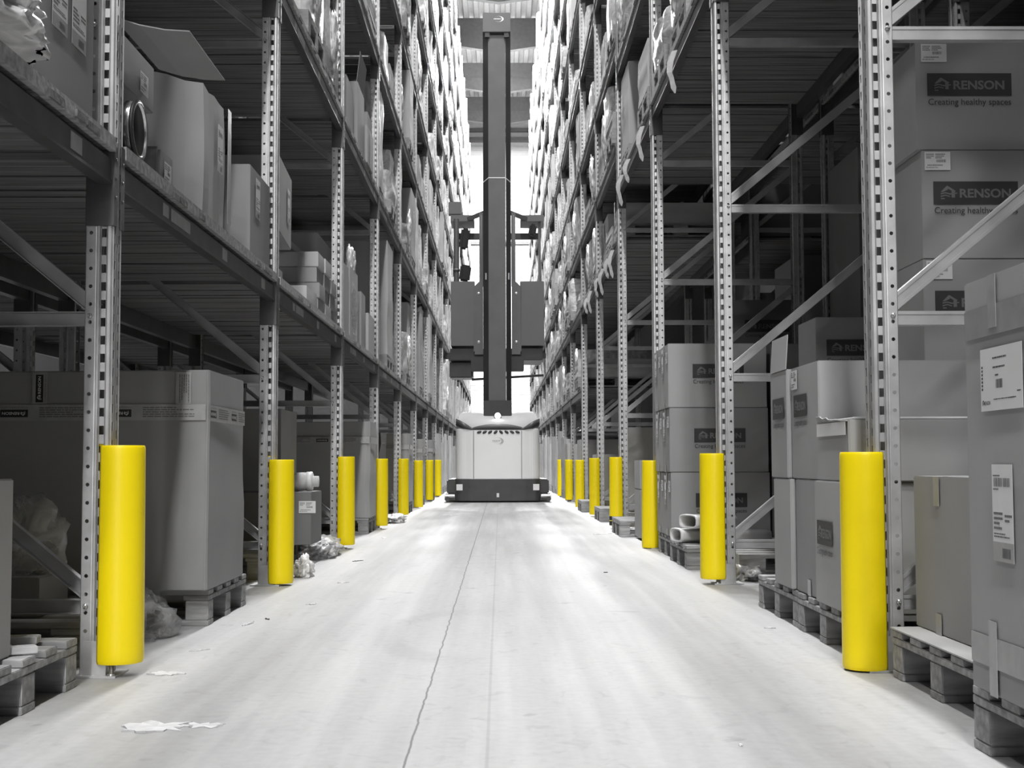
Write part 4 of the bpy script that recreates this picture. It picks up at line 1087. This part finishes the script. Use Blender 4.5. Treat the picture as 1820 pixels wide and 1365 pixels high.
# shelf places that neither the photo nor a step aside shows anything of: side * (1000 * bay + 10 * level + slot)
HIDDEN = { 3010, 3032, 4021, 7060, 7061, 8062, 8071, 9011, 9082, 10062, 11030, 12002, 12030, 12031, 12040, 12071, 12081, 12101, 12102, 13000, 13030, 13080, 13091,
     14000, 14030, 14031, 14032, 14040, 14042, 14050, 14070, 14091, 14100, 15000, 15001, 15002, 15020, 15021, 15032, 15040, 15041, 15042, 15062, 15070, 15090,
     15100, 16020, 16030, 16041, 16050, 16051, 16090, 16100, 16102, 17012, 17021, 17031, 17032, 17040, 17041, 17042, 17050, 17051, 17080, 17081, 17092, 17102,
     -4031, -5042, -6032, -8002, -8061, -9060, -9072, -10052, -11001, -11020, -11030, -11081, -12002, -12020, -12021, -12030, -12032, -12080, -12090, -12091,
     -13000, -13002, -13030, -13031, -13090, -14002, -14031, -14060, -15001, -15002, -15030, -15031, -15060, -15070, -15071, -15080, -15082, -15090, -16000,
     -16002, -16010, -16021, -16030, -16031, -16032, -16040, -16041, -16042, -16050, -16072, -16091, -17000, -17001, -17002, -17011, -17030, -17031, -17032,
     -17040, -17041, -17042, -17052, -17060, -17061, -17062, -17070, -17071, -17080, -17090, -17091, -18001, -18002, -18011, -18022, -18030, -18031, -18040,
     -18041, -18042, -18051, -18060, -18070, -18080, -18081, -18082, -18090, -18091,}
def hidden(side, bay, level, slot): return side*(1000*(bay+1)+10*level+slot) in HIDDEN
skip = {(-1, k, 0) for k in range(0, 4)} | {(-1, 3, 1)}
nload = 0
for s in (-1, 1):
    L = PITCHY[s]
    for k in range(0, NFR[s]):
        levs = LEV[(s, k)] if (s, k) != (1, 0) else []
        for li, z in enumerate(levs):
            if (s, k, li) in skip: continue
            nxt = levs[li+1] if li+1 < len(levs) else z+1.4
            room = nxt-z-.145-.144-.06
            for sl in range(3):
                y0 = fy(s, k)+.09+sl*.95*(L/3.0)+rg.uniform(-.01, .03)
                zb = z+.145
                typ = rg.random(); hh = room*rg.uniform(.66, 1.0) if rg.random() < (.5 if k < 8 else .75) else room*rg.uniform(.22, .6)
                xf = XF[s]+(rg.uniform(.0, .07) if rg.random() < .82 else -rg.uniform(.0, .05))
                a_, c_, e_ = rg.random(), rg.random(), rg.random()
                if zb > vis_top(y0+.8)-.02: continue
                if s > 0 and li == 0 and k == 2 and sl == 0: hh = room*.9
                if typ > (.88 if k < 7 else .94): continue
                pos = '%s slot, %s bay, %s level, %s rack' % (SLOT[sl], ORD[k+1], ORD[li+1], SIDE[s])
                if hidden(s, k, li+1, sl): continue
                nload += 1
                org = (s*xf, y0 if s > 0 else y0+.8, zb)
                flip = 0 if s > 0 else PI
                if typ < (.62 if k > 4 else .45):
                    i = int(a_*7) % 7
                    f = empty('wrapped_pallet_load', org, flip, '%s film wrapped pallet load, %s' % (ADJ[int(c_*5)], pos), 'wrapped load', 'wrapped pallet loads', 'thing')
                    obj('wrap', WR[i][0], f, (0, 0, .144), scale=(1, 1, hh))
                    if e_ < .3 and k < 12: obj('film_tail', TAIL[int(c_*3)], f, (-.015, .2+.4*c_, .42))
                elif typ < .86:
                    i = int(a_*4)
                    f = empty('boxed_pallet_load', org, flip, '%s cardboard box load on its pallet, %s' % (('tall' if hh > .8*room else 'low'), pos), 'boxed load', 'boxed pallet loads', 'thing')
                    obj('carton_body', BX[i], f, (0, 0, .144), scale=(1, .82+.18*c_, hh))
                    if k < 9: obj('paper_label', TALL[i % 2] if e_ < .6 else LABELS[i % 3], f, (-.016, .55, .144+hh*.5), face_rot('A-'))
                else:
                    nb = 2 if hh < .7 else 3
                    f = empty('stacked_pallet_load', org, flip, '%s bundled boxes strapped on a pallet, %s' % (ORD[nb] if False else ('two' if nb == 2 else 'three'), pos), 'stacked load', 'stacked pallet loads', 'thing')
                    for q in range(nb):
                        h_ = hh/nb; obj('carton_body', BX[(i+q) % 4 if False else (q+int(a_*4)) % 4], f, (.01*q, .02, .144+q*h_), scale=(.95-.04*q*c_, .78+.15*a_, h_*.985))
                obj('pallet', PSOLID, f)
# far ground level loads
for s in (-1, 1):
    for k in range(8 if s < 0 else 7, NFR[s]):
        for sl in range(3):
            y0 = fy(s, k)+.09+sl*.95
            if y0 > 30 and sl == 1 and False: continue
            hh = rg.uniform(.8, 1.15); xf = XF[s]-rg.uniform(-.01, .07)
            org = (s*xf, y0 if s > 0 else y0+.8, 0); nm = '%s slot, %s bay, floor of the %s rack' % (SLOT[sl], ORD[k+1], SIDE[s])
            if hidden(s, k, 0, sl): continue
            f = empty('boxed_pallet_load', org, 0 if s > 0 else PI, 'cardboard box load on its pallet, '+nm, 'boxed load', 'boxed pallet loads', 'thing')
            obj('carton_body', BX[rg.randrange(4)], f, (0, 0, .144), scale=(1, .95, hh)); obj('pallet', PSOLID, f)
print('LOADS', nload)
# ------------------------------------------------------------------ LEFT, second shelf, hero boxes of the fourth bay
Z2 = 3.19+.145
carton(-1.7, -1.22, 10.55, 11.05, Z2, .42, 'grey carton on the second left shelf just beyond the third upright', mt='card')
carton(-1.7, -1.20, 11.2, 11.75, Z2, .55, 'open carton with a raised flap on the second left shelf', mt='card', flaps=[((.24, .27, .55), (.24, -.27, .55), (.03, 0, .26), 0)])
carton(-1.7, -1.18, 11.85, 12.35, Z2, .34, 'front low carton of the pair before the fourth left upright, second shelf', mt='card', tape=[('A+', .2, 0, .34)])
carton(-1.75, -1.24, 12.45, 12.9, Z2, .62, 'taller carton behind the low one, second left shelf', mt='card', labels=[('A+', .15, .2, TALL[0])])
# ------------------------------------------------------------------ floor litter
def flat_scrap(name, w_, h, seed, mt, th=.0012, curl=.004, rough_=.35):
    r = random.Random(seed); n = 26; b = MB(); top = []; 
    for i in range(n):
        a = 2*PI*i/n; q = 1+rough_*(r.random()-.5)*2*.8
        top.append((w_*math.cos(a)*q, h*math.sin(a)*q, th+curl*r.random()))
    vs = top+[(0, 0, th+curl*.3)]+[(x, y, 0) for x, y, z in top]
    F_ = [(i, (i+1) % n, n) for i in range(n)]+[(i, n+1+i, n+1+(i+1) % n, (i+1) % n) for i in range(n)]
    b.add(vs, F_, 0); return b.mesh(name, mt)
t = tag(obj('torn_paper', flat_scrap('torn_paper', .075, .055, 4, 'scrap', .001, .006, .5), None, (-.845, 3.345, .0)), 'torn white paper patch stuck flat on the floor at lower left', 'paper scrap')
tag(obj('torn_paper', flat_scrap('torn_paper', .05, .026, 9, 'scrap', .001, .005, .5), None, (-.735, 3.36, .0)), 'smaller ragged end of the torn paper patch on the floor at lower left', 'paper scrap')
for i, (x, y, w_, h, mt, lab) in enumerate(((-1.03, 4.18, .05, .03, 'scrap', 'crumpled paper strip on the floor right by the nearest left guard'),
        (-1.045, 4.70, .035, .008, 'woodlight', 'thin pale splinter on the floor beyond the nearest left guard'),
        (-1.02, 5.45, .06, .01, 'woodlight', 'long thin splinter beside the big carton pallet'), (-.97, 5.62, .02, .006, 'black', 'small dark chip on the floor beside the big carton pallet'),
        (-.87, 6.2, .02, .02, 'woodlight', 'tiny pale chip on the left half of the floor'), (-.85, 7.3, .03, .008, 'offwhite', 'thin white scrap on the floor past the second left guard'),
        (-.94, 8.9, .05, .012, 'black', 'dark scrap on the floor before the third left guard'), (-1.0, 11.6, .06, .02, 'white', 'flat white scrap beside the third left guard'),
        (-.62, 16.5, .12, .03, 'offwhite', 'pale scrap on the floor ahead of the truck on the left'), (.5, 17.0, .08, .03, 'offwhite', 'pale paper scrap on the floor ahead of the truck on the right'),
        (.93, 12.1, .1, .02, 'white', 'white dust patch on the floor before the protruding right pallet'), (.55, 3.1, .012, .004, 'offwhite', 'thin straw at the bottom right of the floor'),
        (.62, 7.9, .01, .012, 'black', 'small dark speck on the right half of the floor'), (1.05, 5.25, .02, .01, 'woodlight', 'wood chip by the right hand pallets'))):
    o = obj('floor_scrap', flat_scrap('floor_scrap', w_, h, i, mt, .001, .004), None, (x, y, 0), (0, 0, i*.7)); tag(o, lab, 'litter')
